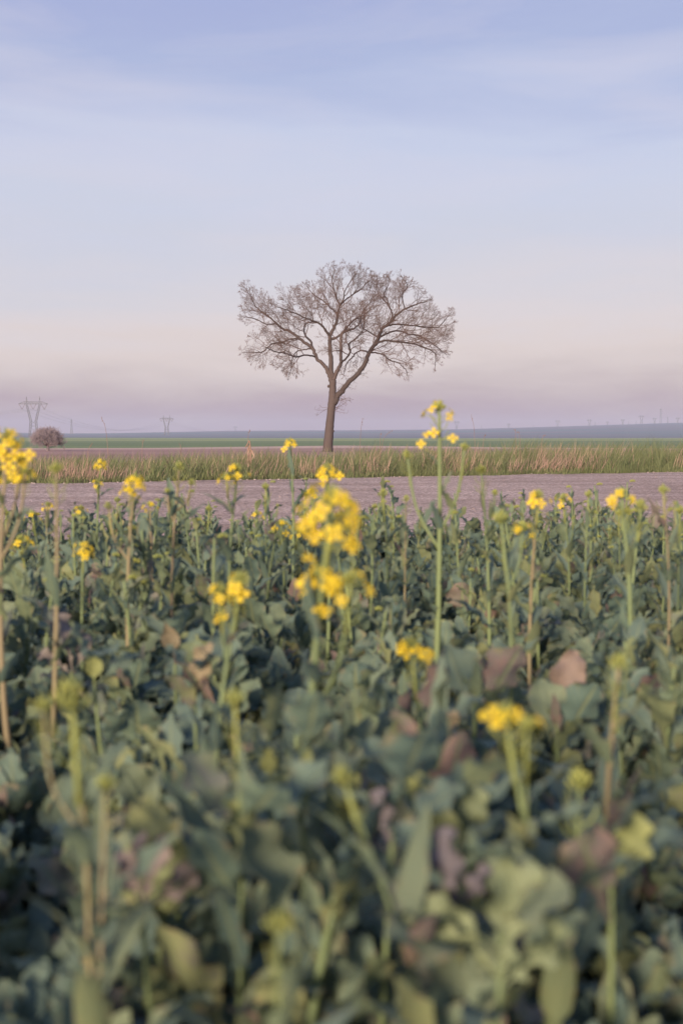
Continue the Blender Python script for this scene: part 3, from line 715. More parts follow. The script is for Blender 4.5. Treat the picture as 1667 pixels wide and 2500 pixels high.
# ------------------------------------------------------------------ rapeseed plants
def leaf_material():
    m, n, l = mat('rapeseed_leaf')
    o = n.new('ShaderNodeOutputMaterial'); b = n.new('ShaderNodeBsdfPrincipled')
    b.inputs['Roughness'].default_value = 0.6; b.inputs['Specular IOR Level'].default_value = 0.25
    at_ = n.new('ShaderNodeAttribute'); at_.attribute_name = 'tint'
    oi = n.new('ShaderNodeObjectInfo'); s1 = n.new('ShaderNodeMath'); s1.operation = 'ADD'
    l.new(at_.outputs['Fac'], s1.inputs[0]); l.new(oi.outputs['Random'], s1.inputs[1])
    fr = n.new('ShaderNodeMath'); fr.operation = 'FRACT'; l.new(s1.outputs[0], fr.inputs[0])
    r = n.new('ShaderNodeValToRGB'); e = r.color_ramp.elements
    st = [(0, (.098, .150, .136)), (.25, (.132, .190, .148)), (.50, (.170, .220, .140)), (.70, (.210, .246, .130)), (.91, (.255, .268, .128)), (.955, (.205, .180, .155)), (.985, (.235, .170, .155)), (1, (.250, .170, .150))]
    e[0].position, e[0].color = st[0][0], (*st[0][1], 1); e[1].position, e[1].color = st[-1][0], (*st[-1][1], 1)
    for p, c in st[1:-1]:
        q = e.new(p); q.color = (*c, 1)
    # blotches shift the leaf's own tone
    tcn = n.new('ShaderNodeTexCoord'); ns = n.new('ShaderNodeTexNoise'); ns.inputs['Scale'].default_value = 4.5; ns.inputs['Detail'].default_value = 4
    l.new(tcn.outputs['Object'], ns.inputs['Vector'])
    ma = n.new('ShaderNodeMath'); ma.operation = 'MULTIPLY_ADD'; ma.inputs[1].default_value = .22; ma.inputs[2].default_value = -.11; l.new(ns.outputs['Fac'], ma.inputs[0])
    s2 = n.new('ShaderNodeMath'); s2.operation = 'ADD'; s2.use_clamp = True; l.new(fr.outputs[0], s2.inputs[0]); l.new(ma.outputs[0], s2.inputs[1])
    l.new(s2.outputs[0], r.inputs[0])
    # pale midrib and faint side veins
    uv = n.new('ShaderNodeUVMap'); sp = n.new('ShaderNodeSeparateXYZ'); l.new(uv.outputs[0], sp.inputs[0])
    sb = n.new('ShaderNodeMath'); sb.operation = 'SUBTRACT'; sb.inputs[1].default_value = .5; l.new(sp.outputs[0], sb.inputs[0])
    ab = n.new('ShaderNodeMath'); ab.operation = 'ABSOLUTE'; l.new(sb.outputs[0], ab.inputs[0])
    rib = n.new('ShaderNodeMapRange'); rib.inputs['From Min'].default_value = .022; rib.inputs['From Max'].default_value = .07; rib.inputs['To Min'].default_value = .85; rib.inputs['To Max'].default_value = 0
    l.new(ab.outputs[0], rib.inputs['Value'])
    vv = n.new('ShaderNodeMath'); vv.operation = 'MULTIPLY_ADD'; vv.inputs[1].default_value = -.55; l.new(ab.outputs[0], vv.inputs[0]); l.new(sp.outputs[1], vv.inputs[2])
    v2 = n.new('ShaderNodeMath'); v2.operation = 'MULTIPLY'; v2.inputs[1].default_value = 62; l.new(vv.outputs[0], v2.inputs[0])
    sn = n.new('ShaderNodeMath'); sn.operation = 'SINE'; l.new(v2.outputs[0], sn.inputs[0])
    ve = n.new('ShaderNodeMapRange'); ve.inputs['From Min'].default_value = .86; ve.inputs['From Max'].default_value = 1; ve.inputs['To Max'].default_value = .45; l.new(sn.outputs[0], ve.inputs['Value'])
    mxv = n.new('ShaderNodeMath'); mxv.operation = 'MAXIMUM'; l.new(rib.outputs[0], mxv.inputs[0]); l.new(ve.outputs[0], mxv.inputs[1])
    mx = n.new('ShaderNodeMix'); mx.data_type = 'RGBA'; mx.inputs['B'].default_value = (.23, .26, .14, 1)
    l.new(mxv.outputs[0], mx.inputs['Factor']); l.new(r.outputs[0], mx.inputs['A'])
    # the underside is paler and bluer than the face
    ge = n.new('ShaderNodeNewGeometry'); bk = n.new('ShaderNodeMix'); bk.data_type = 'RGBA'; bk.inputs['B'].default_value = (.150, .200, .160, 1)
    bf = n.new('ShaderNodeMath'); bf.operation = 'MULTIPLY'; bf.inputs[1].default_value = .5; l.new(ge.outputs['Backfacing'], bf.inputs[0]); l.new(bf.outputs[0], bk.inputs['Factor']); l.new(mx.outputs['Result'], bk.inputs['A']); mx = bk
    # leaf margins yellow and redden in patches
    em = n.new('ShaderNodeMapRange'); em.inputs['From Min'].default_value = .30; em.inputs['From Max'].default_value = .5; l.new(ab.outputs[0], em.inputs['Value'])
    nz = n.new('ShaderNodeTexNoise'); nz.inputs['Scale'].default_value = 9; nz.inputs['Detail'].default_value = 5
    ob = n.new('ShaderNodeVectorMath'); ob.operation = 'ADD'; l.new(tcn.outputs['Object'], ob.inputs[0]); l.new(oi.outputs['Location'], ob.inputs[1]); l.new(ob.outputs[0], nz.inputs['Vector'])
    nr_ = n.new('ShaderNodeMapRange'); nr_.inputs['From Min'].default_value = .50; nr_.inputs['From Max'].default_value = .66; nr_.inputs['To Max'].default_value = .75; l.new(nz.outputs['Fac'], nr_.inputs['Value'])
    ef = n.new('ShaderNodeMath'); ef.operation = 'MULTIPLY'; l.new(em.outputs[0], ef.inputs[0]); l.new(nr_.outputs[0], ef.inputs[1])
    mx0 = mx; mx = n.new('ShaderNodeMix'); mx.data_type = 'RGBA'; mx.inputs['B'].default_value = (.30, .23, .13, 1)
    l.new(ef.outputs[0], mx.inputs['Factor']); l.new(mx0.outputs['Result'], mx.inputs['A'])
    l.new(mx.outputs['Result'], b.inputs['Base Color'])
    bp = n.new('ShaderNodeBump'); bp.inputs['Strength'].default_value = .35; bp.inputs['Distance'].default_value = .004; bp.invert = True
    l.new(mxv.outputs[0], bp.inputs['Height']); l.new(bp.outputs[0], b.inputs['Normal'])
    tr_ = n.new('ShaderNodeBsdfTranslucent'); l.new(mx.outputs['Result'], tr_.inputs['Color'])
    ms = n.new('ShaderNodeMixShader'); ms.inputs[0].default_value = .40; l.new(b.outputs[0], ms.inputs[1]); l.new(tr_.outputs[0], ms.inputs[2]); l.new(ms.outputs[0], o.inputs[0])
    return m
M_leaf = leaf_material()
M_stem = simple('rapeseed_stem', (.155, .190, .078), 0.6, 0, 9.0, col2=(.120, .160, .085))
M_stemr = simple('reddish_stem', (.215, .195, .100), 0.6, 0, 9.0, col2=(.195, .145, .095))
M_petal = simple('petal', (.85, .66, .050), 0.6, 0, 20.0, transl=.4, col2=(.80, .56, .035))
M_bud = simple('bud', (.17, .215, .080), 0.6, 0, 60.0, col2=(.30, .29, .06))

def leaf_shape(kind, seed):
    """unit-length leaf along +X, arching; returns verts, faces, uv"""
    q = np.random.default_rng(seed)
    if kind in ('lobed', 'curled'):
        T_ = np.array([0, .16, .26, .32, .38, .43, .49, .55, .61, .68, .75, .82, .89, .95, .985, 1.0]); bw = q.uniform(.20, .29)
        W_ = []
        for t_ in T_:
            if t_ < .42:
                w_ = .016 + (.055 * q.uniform(.4, 1.3) if t_ in (.26, .38) else .006)
            else:
                u_ = (t_ - .40) / .60; w_ = bw * math.sin(math.pi * min(u_ ** .80, 1.0)) ** .62 * q.uniform(.80, 1.18)
            W_.append(max(w_, .012))
    elif kind == 'oval':
        T_ = np.array([0, .12, .25, .34, .45, .56, .68, .80, .90, .97, 1.0]); bw = q.uniform(.15, .20)
        W_ = [max(.014 if t_ < .3 else bw * math.sin(math.pi * ((t_ - .24) / .76) ** .75) ** .7 * q.uniform(.92, 1.08), .012) for t_ in T_]
    else:
        T_ = np.array([0, .08, .2, .35, .5, .65, .8, .92, 1.0]); bw = q.uniform(.085, .125)
        W_ = [max(bw * (.55 if t_ < .1 else math.sin(math.pi * (t_ * .9 + .1) ** .8) ** .8) * q.uniform(.93, 1.07), .01) for t_ in T_]
    W_ = np.array(W_); b0 = 5 if kind in ('lobed', 'curled') else 2
    W_[b0 + 1:-1] = .25 * W_[b0:-2] + .5 * W_[b0 + 1:-1] + .25 * W_[b0 + 2:]
    EF = q.uniform(.80, 1.18, (2, len(W_))); EF = .25 * np.roll(EF, 1, 1) + .5 * EF + .25 * np.roll(EF, -1, 1)
    W_[-1] = W_[-2] * .45
    bend = q.uniform(-.3, .95); cup = q.uniform(-.05, .45); tw = q.uniform(-.6, .6); curl = q.uniform(-.25, .25)
    if kind == 'curled': bend, cup, tw = q.uniform(.2, .9), q.uniform(.35, .7), q.uniform(-.9, .9)
    P_ = [np.zeros(3)]; ang = 0
    for i in range(1, len(T_)):
        ang = -bend * T_[i] ** 1.6; ds = T_[i] - T_[i - 1]
        P_.append(P_[-1] + ds * np.array([math.cos(ang), curl * T_[i] * .4, math.sin(ang)]))
    S_ = [-1, -.55, 0, .55, 1]; V, UV = [], []
    ph = q.uniform(0, 6, 2)
    for i, t_ in enumerate(T_):
        a = -bend * t_ ** 1.6; nrm = np.array([-math.sin(a), 0, math.cos(a)]); side = np.array([0, 1.0, 0])
        ta = tw * t_; sd_ = side * math.cos(ta) + nrm * math.sin(ta); nr = nrm * math.cos(ta) - side * math.sin(ta)
        for s_ in S_:
            ww = W_[i] * (EF[int(s_ > 0), i] if abs(s_) == 1 and kind != 'lance' else 1)
            rip = ((.11 if kind == 'curled' else .065) * math.sin(t_ * 21 + ph[0 if s_ < 0 else 1]) * abs(s_) ** 2 if W_[i] > .06 else 0)
            V.append(P_[i] + sd_ * s_ * ww + nr * (cup * abs(s_) * ww + rip + (.02 if t_ < .4 and abs(s_) == 1 else 0)))
            UV.append((s_ * .5 + .5, t_))
    F = [(i * 5 + k, i * 5 + k + 1, i * 5 + k + 6, i * 5 + k + 5) for i in range(len(T_) - 1) for k in range(4)]
    return np.array(V), F, np.array(UV)
LEAF = [leaf_shape('lobed', 100 + i) for i in range(14)] + [leaf_shape('oval', 200 + i) for i in range(6)] + [leaf_shape('lance', 300 + i) for i in range(5)]
LOBED, OVAL, LANCE = list(range(14)), list(range(14, 20)), list(range(20, 25))
LM = []
for V, F, UV in LEAF:
    mb_ = MB(); mb_.add(V, F, 0.0, UV); LM.append(mb_.mesh('leaf', M_leaf))
CURL = []
for i in range(4):
    V, F, UV = leaf_shape('curled', 400 + i); mb_ = MB(); mb_.add(V, F, 0.0, UV); CURL.append(mb_.mesh('leaf', M_leaf))
def leaf_matrix(p, az, elev, size, roll=0.0):
    return Matrix.Translation(p) @ Matrix.Rotation(az, 4, 'Z') @ Matrix.Rotation(-elev, 4, 'Y') @ Matrix.Rotation(roll, 4, 'X') @ Matrix.Scale(size, 4)

# --- one flower, and flower heads
fb = MB()
for k in range(4):
    a = k * math.pi / 2; c, s_ = math.cos(a), math.sin(a)
    loc = [(.0008, -.0006, .0), (.0008, .0006, .0), (.004, -.0022, .0022), (.004, .0022, .0022), (.0072, -.0040, .0026), (.0072, .0040, .0026), (.0098, -.0026, .0012), (.0098, .0026, .0012)]
    V = [(x_ * c - y_ * s_, x_ * s_ + y_ * c, z_) for x_, y_, z_ in loc]
    fb.add(V, [(0, 2, 3, 1), (2, 4, 5, 3), (4, 6, 7, 5)], .1 * k)
fb.blob((0, 0, .003), (.0016, .0016, .0035), (0, 0, 1), 2, 4, .9)
FLOWER = fb.mesh('flower', M_petal)
def head_proto(kind, seed):
    q = random.Random(seed); mb_ = MB(); fl = []
    nb = {'full': 16, 'dense': 16, 'few': 22, 'scant': 22, 'bud': 20}[kind]
    for i in range(nb):       # tight dome of buds
        a = i * 2.39996; rr_ = .0115 * math.sqrt((i + .4) / nb) * q.uniform(.75, 1.25); zz = .012 * (1 - (rr_ / .0125) ** 2) + q.uniform(-.004, .003)
        ax = (math.cos(a) * rr_ * 60, math.sin(a) * rr_ * 60, 1)
        mb_.blob((math.cos(a) * rr_, math.sin(a) * rr_, zz), (.0019, .0019, .0042), ax, 2, 5, q.random())
        mb_.tube([(0, 0, -.006), (math.cos(a) * rr_ * .9, math.sin(a) * rr_ * .9, zz - .003)], .0007, 3, .3, cap=False)
    mb_.tube([(0, 0, -.075), (0, 0, .002)], [.0026, .0018], 5, .2)
    nf = {'full': 14, 'dense': 18, 'few': 5, 'scant': 2, 'bud': 0}[kind]
    for i in range(nf):
        a = i * 2.39996 + q.uniform(-.3, .3); t_ = i / max(nf, 1); zz = .006 - t_ * (.034 if kind == 'full' else .042 if kind == 'dense' else .028) + q.uniform(-.003, .003)
        rr_ = (.019 if kind == 'dense' else .015) + .010 * min(t_ * 2.2, 1) + q.uniform(-.002, .003)
        p = Vector((math.cos(a) * rr_, math.sin(a) * rr_, zz)); ax = Vector((math.cos(a), math.sin(a), .75 - .6 * t_ + q.uniform(-.3, .3)))
        mb_.tube([(0, 0, zz - .012), (p.x * .6, p.y * .6, zz - .005), tuple(p)], .0008, 3, .3, cap=False)
        fl.append(Matrix.Translation(p) @ ax.to_track_quat('Z', 'Y').to_matrix().to_4x4() @ Matrix.Rotation(q.uniform(0, 1.5), 4, 'Z') @ Matrix.Scale(q.uniform(.85, 1.12), 4))
    if kind not in ('full', 'dense'):        # young pods / spent stalks below
        for i in range(6):
            a = i * 2.1 + q.random(); zz = -.03 - .006 * i
            mb_.tube([(0, 0, zz), (math.cos(a) * .012, math.sin(a) * .012, zz + .008), (math.cos(a) * .018, math.sin(a) * .018, zz + .022)], [.0008, .0011, .0007], 3, .1, cap=False)
    return mb_.mesh('flower_head', M_bud), fl
HEAD = {k: [head_proto(k, 10 * i + j) for i in range(3)] for j, k in enumerate(('full', 'few', 'scant', 'bud', 'dense'))}
def add_head(parent, kind, p, axis, size, singles=True):
    me, fl = random.choice(HEAD[kind])
    m_ = Matrix.Translation(p) @ Vector(axis).to_track_quat('Z', 'Y').to_matrix().to_4x4() @ Matrix.Rotation(random.uniform(0, 6), 4, 'Z') @ Matrix.Scale(size, 4)
    h = obj('flower_head', me, parent, m_)
    for f in fl: obj('flower', FLOWER, h, f)
    return h

# --- flowering and budding plants seen one by one in the photograph
D2S = 1667 / 1568.0
def stem_line(base, top, bow, n_=7):
    base, top = np.array(base), np.array(top)
    mid = (base + top) / 2 + np.array([bow[0], bow[1], 0])
    return smooth_line([base, base * .65 + top * .35 + np.array([bow[0], bow[1], 0]) * .9, base * .3 + top * .7 + np.array([bow[0], bow[1], 0]) * .8, top], n_)
BASES = []
def hero(x, y, d, kind, lean, label, size=1.0, red=False, r0=.0045, branches=(), group=None, leaves=11, extra=(), bow=(0, 0)):
    """x, y: top of the plant's main stem in the 1568-wide view; lean: sideways metres of the foot relative to the top"""
    top = at(x * D2S, y * D2S, d); size = size * .86
    if d < 1.3: r0 *= .66; leaves += 4
    if bow == (0, 0): bow = (random.uniform(-.022, .022), random.uniform(-.03, .03))
    foot = Vector((top.x - lean, d + random.uniform(-.03, .03), .0))
    BASES.append((foot.x, foot.y))
    t_ = tag(obj('rapeseed_plant', None), label, 'rapeseed plant', group); t_.location = foot
    tl = top - foot
    L_ = stem_line((0, 0, 0), tl, bow)
    mb_ = MB(); mb_.tube(L_, np.linspace(r0 * 1.3, r0 * .45, len(L_)), 7); H = tl.z
    ms = M_stemr if red else M_stem
    heads = [(Vector(L_[-1]), Vector(L_[-1] - L_[-3]).normalized() + Vector((0, 0, .3)), kind, size)]
    for (bx, by, bk, bs, f) in branches:
        q = at(bx * D2S, by * D2S, d + random.uniform(-.05, .05)) - foot
        s0 = L_[int(f * (len(L_) - 1))]
        B_ = smooth_line([s0, s0 * .5 + np.array(q) * .5 + np.array([(q.x - s0[0]) * .22, 0, -.01]), np.array(q)], 5)
        mb_.tube(B_, np.linspace(r0 * .55, r0 * .4, len(B_)), 5)
        heads.append((q, Vector(B_[-1] - B_[-3]).normalized() + Vector((0, 0, .3)), bk, bs * .88))
        k = len(B_) // 2; az = random.uniform(0, 6.28)
        obj('leaf', random.choice([LM[i] for i in LANCE]), t_, leaf_matrix(Vector(B_[3]), az, random.uniform(.5, 1.1), random.uniform(.05, .09)))
    obj('stem', mb_.mesh('stem', ms), t_)
    for p, ax, k, s_ in heads: add_head(t_, k, p, ax, s_)
    # single flowers sitting lower on the stalk
    for (fx, fy) in extra:
        q = at(fx * D2S, fy * D2S, d - .01) - foot
        j = min(range(len(L_)), key=lambda i: abs(L_[i][2] - (q.z - .01)))
        pm = MB(); pm.tube([L_[j], (np.array(q) + L_[j]) / 2 - np.array([0, 0, .003]), np.array(q)], .0009, 4); st_ = obj('flower_stalk', pm.mesh('flower_stalk', M_bud), t_)
        for _ in range(1):
            ax = Vector((q.x - L_[j][0], -.6, .4)) + Vector(RNG.normal(0, .25, 3))
            obj('flower', FLOWER, st_, Matrix.Translation(q + Vector(RNG.normal(0, .004, 3))) @ ax.to_track_quat('Z', 'Y').to_matrix().to_4x4() @ Matrix.Scale(random.uniform(.95, 1.2), 4))
    # stem leaves: narrow clasping ones up the stalk, broad ones at the foot
    a0 = random.uniform(0, 6)
    for i in range(leaves):
        f = (i + .5) / leaves; az = a0 + i * 2.4
        if f < .45:
            z_ = .03 + .34 * f; j = min(range(len(L_)), key=lambda k: abs(L_[k][2] - z_))
            obj('leaf', LM[random.choice(LOBED + OVAL)], t_, leaf_matrix(Vector(L_[j]), az, random.uniform(.55, 1.1), random.uniform(.09, .14), random.uniform(-.5, .5)))
        else:
            z_ = H * (.36 + .50 * (f - .45) / .55); j = min(range(len(L_)), key=lambda k: abs(L_[k][2] - z_))
            obj('leaf', LM[random.choice(LANCE)], t_, leaf_matrix(Vector(L_[j]), az, random.uniform(.75, 1.25), random.uniform(.06, .12) * (1.1 - .5 * f) * 1.4, random.uniform(-.3, .3)))
    return t_
hero(762, 1150, 1.35, 'dense', .03, 'rapeseed plant with the biggest dome of yellow flowers, in front of the tree', 1.3, r0=.0050, bow=(.0, 0),
     branches=[(738, 1322, 'full', .95, .60), (805, 1335, 'few', .95, .60)], extra=[(730, 1240), (803, 1252), (738, 1412), (722, 1290), (755, 1345), (700, 1350)])
hero(1008, 938, 2.6, 'few', .012, 'tallest yellow-flowering rapeseed plant, its head standing above the skyline', 1.35, r0=.0068, bow=(.008, 0),
     branches=[(1066, 1030, 'bud', 1.0, .66), (935, 1048, 'bud', 1.0, .60)], extra=[(978, 995), (1035, 1000), (966, 1026), (1000, 985)])
hero(18, 1005, 2.1, 'full', -.02, 'tall rapeseed plant with loose yellow flowers in front of the round bush', 1.2, red=True, r0=.0055,
     branches=[(48, 1060, 'few', 1.0, .74), (60, 1085, 'few', .8, .70), (-25, 1080, 'few', 1., .7)], extra=[(35, 1050), (8, 1050), (22, 1075), (20, 1100), (55, 1045)])
hero(232, 1062, 3.9, 'full', .01, 'slender rapeseed plant whose small yellow head shows against the dry verge grass', .85, branches=[(224, 1108, 'few', .8, .8)])
hero(310, 1098, 2.7, 'full', 0, 'rapeseed plant with yellow head on a straight reddish stalk over the road', .95, red=True, r0=.005, branches=[(298, 1128, 'few', .9, .82), (250, 1165, 'bud', .9, .7)], extra=[(300, 1132), (318, 1140)])
hero(192, 1255, 2.7, 'full', .003, 'short rapeseed plant with a neat round yellow head among bare-stalked neighbours', .95, leaves=10)
hero(545, 1080, 2.9, 'scant', .004, 'green-stalked rapeseed plant with a budding head and few open flowers by the road', 1.2, branches=[(520, 1095, 'few', .8, .84)], extra=[(548, 1100)])
hero(667, 1012, 4.0, 'full', .008, 'slender tall rapeseed plant beside the trunk, small flower head level with the skyline', .85, extra=[(655, 1030), (675, 1025)], branches=[(705, 1170, 'bud', .8, .62)])
hero(752, 1075, 2.9, 'full', .01, 'rapeseed plant with yellow head just above the biggest flower dome', 1.0, extra=[(778, 1094), (735, 1092), (740, 1108)])
hero(553, 1335, 1.6, 'scant', .03, 'rapeseed plant with two drooping clusters of yellow flowers deep in the leaves', 1.1, branches=[(508, 1358, 'few', .85, .8)], extra=[(515, 1415), (560, 1358)])
hero(945, 1488, 1.65, 'scant', -.01, 'rapeseed plant with a flat orange-yellow head on a bright green stalk', 1.15, extra=[(928, 1495), (960, 1500), (970, 1510)], leaves=10)
hero(1160, 1645, .98, 'scant', -.05, 'rapeseed plant with yellow flowers on a curved forked pale stalk', .85, r0=.0055, bow=(.012, 0), branches=[(1208, 1672, 'scant', .7, .72), (1330, 1800, 'bud', 1.0, .45)], extra=[(1122, 1668)], leaves=10)
hero(1236, 1140, 2.6, 'scant', .008, 'rapeseed plant with a sparse yellow head on a thin reddish stalk over the road', 1.1, red=True, extra=[(1218, 1155), (1250, 1162), (1235, 1150)])
hero(1425, 1138, 2.3, 'scant', .004, 'rapeseed plant with a nodding yellow-green head on a thick yellowish stalk', 1.15, r0=.0058, branches=[(1470, 1165, 'bud', 1.1, .78), (1440, 1178, 'bud', .9, .82)], extra=[(1398, 1158), (1405, 1150)])
hero(1105, 1082, 2.9, 'bud', -.015, 'rapeseed plant with a closed green bud head and curved bare stalk', 1.3, branches=[(1135, 1135, 'bud', .8, .8)])
hero(645, 1205, 3.7, 'few', .004, 'rapeseed plant with a loose cluster of small yellow flowers where the leaves meet the road', 1.2, branches=[(685, 1222, 'few', .9, .8)], extra=[(630, 1215), (655, 1225)])
hero(165, 1610, .92, 'bud', .01, 'rapeseed plant with a broad yellow-green head low among the leaves', 1.25, branches=[(100, 1625, 'bud', .65, .78)], leaves=10, r0=.004, red=True)
hero(540, 1612, 1.05, 'bud', .02, 'rapeseed plant with a round yellow-green bud head and pale leaning stalk', .9, r0=.0035, leaves=10)
hero(412, 1075, 3.0, 'bud', .004, 'rapeseed plant with a brownish bud head over the road between two flowering ones', 1.2, red=True, branches=[(385, 1130, 'bud', .8, .8), (440, 1110, 'bud', .9, .84)])
hero(640, 2130, .68, 'bud', .01, 'low rapeseed plant with a dull yellow bud head buried in large leaves', .8, leaves=10)
hero(243, 1805, .88, 'bud', .03, 'rapeseed plant with a yellow-green bud head above a folded mauve leaf', .75, r0=.0035, red=True, leaves=10)
hero(790, 1790, .90, 'bud', -.11, 'rapeseed plant with a yellow bud head on an oblique stalk', .75, r0=.0033, leaves=10)
hero(1420, 1528, 1.3, 'bud', -.005, 'rapeseed plant with a small yellowish bud head on a reddish stalk beside a pink leaf', .95, red=True, leaves=10)
hero(1150, 1195, 2.1, 'bud', .006, 'rapeseed plant with a dense yellow-green bud dome and side leaves', 1.4, r0=.005, branches=[(1200, 1210, 'few', .8, .8)])
hero(130, 1080, 2.0, 'bud', .03, 'leaning rapeseed plant with green buds beside the loose yellow flowers', 1.1, red=True)
for (x_, y_, d_, k_) in ((880, 1135, 3.3, 'bud'), (932, 1148, 3.4, 'bud'), (1350, 1138, 3.4, 'bud'), (1292, 1145, 3.7, 'few'), (1522, 1128, 2.7, 'bud'), (1560, 1175, 3.0, 'bud'), (610, 1120, 3.6, 'bud'), (480, 1170, 3.8, 'bud'), (110, 1160, 4.2, 'few'), (75, 1182, 4.0, 'few'), (186, 1168, 4.2, 'few'), (716, 1130, 4.3, 'few'), (50, 1240, 3.1, 'few'), (345, 1160, 3.8, 'few'), (590, 1180, 4.2, 'few'), (820, 1190, 4.2, 'bud'), (1040, 1160, 3.8, 'bud'), (1205, 1215, 3.9, 'few'), (860, 1165, 3.8, 'bud'), (1420, 1180, 3.9, 'bud'), (15, 1180, 4.0, 'bud'), (270, 1150, 4.2, 'bud')):
    hero(x_, y_, d_, k_, random.uniform(-.03, .03), {'bud': 'thin rapeseed stalk with closed buds rising from the far edge of the crop', 'few': 'thin rapeseed stalk with a tiny half-open yellow head at the far edge of the crop'}[k_],
         random.uniform(.9, 1.2), red=random.random() < .3, r0=.0032, group={'bud': 'budding rapeseed stalks at the crop edge', 'few': 'half-open rapeseed stalks at the crop edge'}[k_], leaves=10,
         branches=[(x_ + sg_ * random.uniform(12, 30), y_ + random.uniform(25, 70), 'bud', .55, random.uniform(.6, .8)) for sg_ in (random.choice((-1, 1)),)])
FEAT = [   # x, y, distance, width in the 1568-wide view, tone, tilt, label
 (1300, 1550, 2.05, 92, 'pink', .15, 'rapeseed plant with one broad pink withered leaf'),
 (360, 1950, 1.00, 115, 'mauve', .25, 'low rapeseed plant with a folded mauve-backed leaf'),
 (150, 1450, 2.30, 75, 'mauve', -.1, 'rapeseed plant with an upright pinkish leaf beside short yellow-headed stalk'),
 (1020, 1665, 1.50, 65, 'brown', .5, 'rapeseed plant with a brownish tilted leaf behind the curved forked stalk'),
 (1180, 2060, .86, 165, 'pale', .12, 'low rapeseed plant with one very large pale veined leaf facing outward'),
 (545, 1890, 1.04, 80, 'yellow', -.05, 'low rapeseed plant with a bright yellow-green rounded leaf'),
 (940, 1790, 1.18, 95, 'yellow', -.2, 'rapeseed plant with a lobed yellow-green leaf below the oblique stalk'),
 (1085, 1850, 1.10, 70, 'pale', .3, 'low rapeseed plant with a small pale folded leaf near the forked stalk'),
 (1450, 1930, 1.00, 95, 'yellow', .35, 'low rapeseed plant with a pale yellow leaf among dark ones'),
 (620, 1740, 1.25, 48, 'yellow', .05, 'rapeseed plant with a narrow upright yellow-green leaf'),
 (215, 1515, 1.90, 50, 'yellow', 0, 'rapeseed plant with a small rounded yellow-green leaf'),
 (465, 1520, 1.80, 70, 'brown', .2, 'rapeseed plant with an olive-brown triangular leaf'),
 (700, 1760, 1.20, 60, 'yellow', .1, 'rapeseed plant with a long pale leaf hugging the biggest flower stalk'),
 (390, 1455, 2.2, 52, 'brown', -.15, 'rapeseed plant with an upright buff leaf'),
 (880, 1860, 1.05, 75, 'purple', -.2, 'low rapeseed plant with a dull purple leaf'),
 (1030, 1975, .93, 110, 'purple', -.2, 'low rapeseed plant with a broad slate-purple leaf beside the large pale one')]
TONE = {}
for k_, c1_, c2_ in (('pink', (.26, .175, .150), (.18, .140, .115)), ('mauve', (.23, .175, .175), (.165, .15, .125)), ('brown', (.25, .20, .125), (.18, .15, .10)), ('pale', (.21, .235, .125), (.15, .185, .11)), ('yellow', (.26, .275, .105), (.19, .215, .09)), ('purple', (.135, .11, .13), (.095, .10, .105))):
    TONE[k_] = simple('leaf_' + k_, c1_, .6, 0, 5.0, bump=.3, bscale=14, transl=.2, col2=c2_)
for (x_, y_, d_, w_, tn, tilt, lb) in FEAT:
    c = at(x_ * D2S, y_ * D2S, d_); W_ = w_ * D2S * d_ / FPX; sz = W_ / .50
    up = Vector((math.sin(tilt), -.15, math.cos(tilt))).normalized(); nr = Vector((random.uniform(-.45, .45), -1, .75)); nr = (nr - up * nr.dot(up)).normalized(); sd2 = nr.cross(up)
    b0 = c - up * sz * .68
    if b0.z < .02: b0.z = .02
    foot = Vector((b0.x + random.uniform(-.02, .02), d_ + .03, 0)); BASES.append((foot.x, foot.y))
    t_ = tag(obj('rapeseed_plant', None), lb, 'rapeseed plant'); t_.location = foot
    m4 = Matrix((up, sd2, nr)).transposed().to_4x4(); q = b0 - foot
    mb_ = MB(); SL = smooth_line([(0, 0, 0), (q.x * .4, q.y * .3, q.z * .5), tuple(q), (q.x * 1.1, q.y + .03, q.z + .05)], 4); mb_.tube(SL, np.linspace(.0038, .0018, len(SL)), 6); obj('stem', mb_.mesh('stem', M_stem), t_)
    lo = obj('leaf', random.choice(CURL) if w_ > 60 else LM[random.choice(OVAL)], t_, Matrix.Translation(q) @ m4 @ Matrix.Scale(sz, 4))
    lo.material_slots[0].link = 'OBJECT'; lo.material_slots[0].material = TONE[tn]; lo['label'] = lb.split(' with ')[1]
    if tn in ('pink', 'pale', 'mauve', 'purple'):
        for sg_ in (-1, 1):
            l2 = obj('leaf', random.choice(CURL), t_, Matrix.Translation(q + Vector((0, random.uniform(.0, .02), -.005))) @ Matrix.Rotation(sg_ * random.uniform(.45, .8), 4, 'Y') @ m4 @ Matrix.Rotation(random.uniform(-.7, .7), 4, 'X') @ Matrix.Scale(sz * random.uniform(.6, .8), 4))
            l2.material_slots[0].link = 'OBJECT'; l2.material_slots[0].material = TONE[tn]
    for i in range(11):
        f = i / 11; obj('leaf', LM[random.choice(LOBED + OVAL)], t_, leaf_matrix(Vector(SL[int(f * (len(SL) - 1))]), i * 2.4, random.uniform(.5, 1.1), random.uniform(.075, .125), random.uniform(-.5, .5)))
N_HERO = len(BASES)

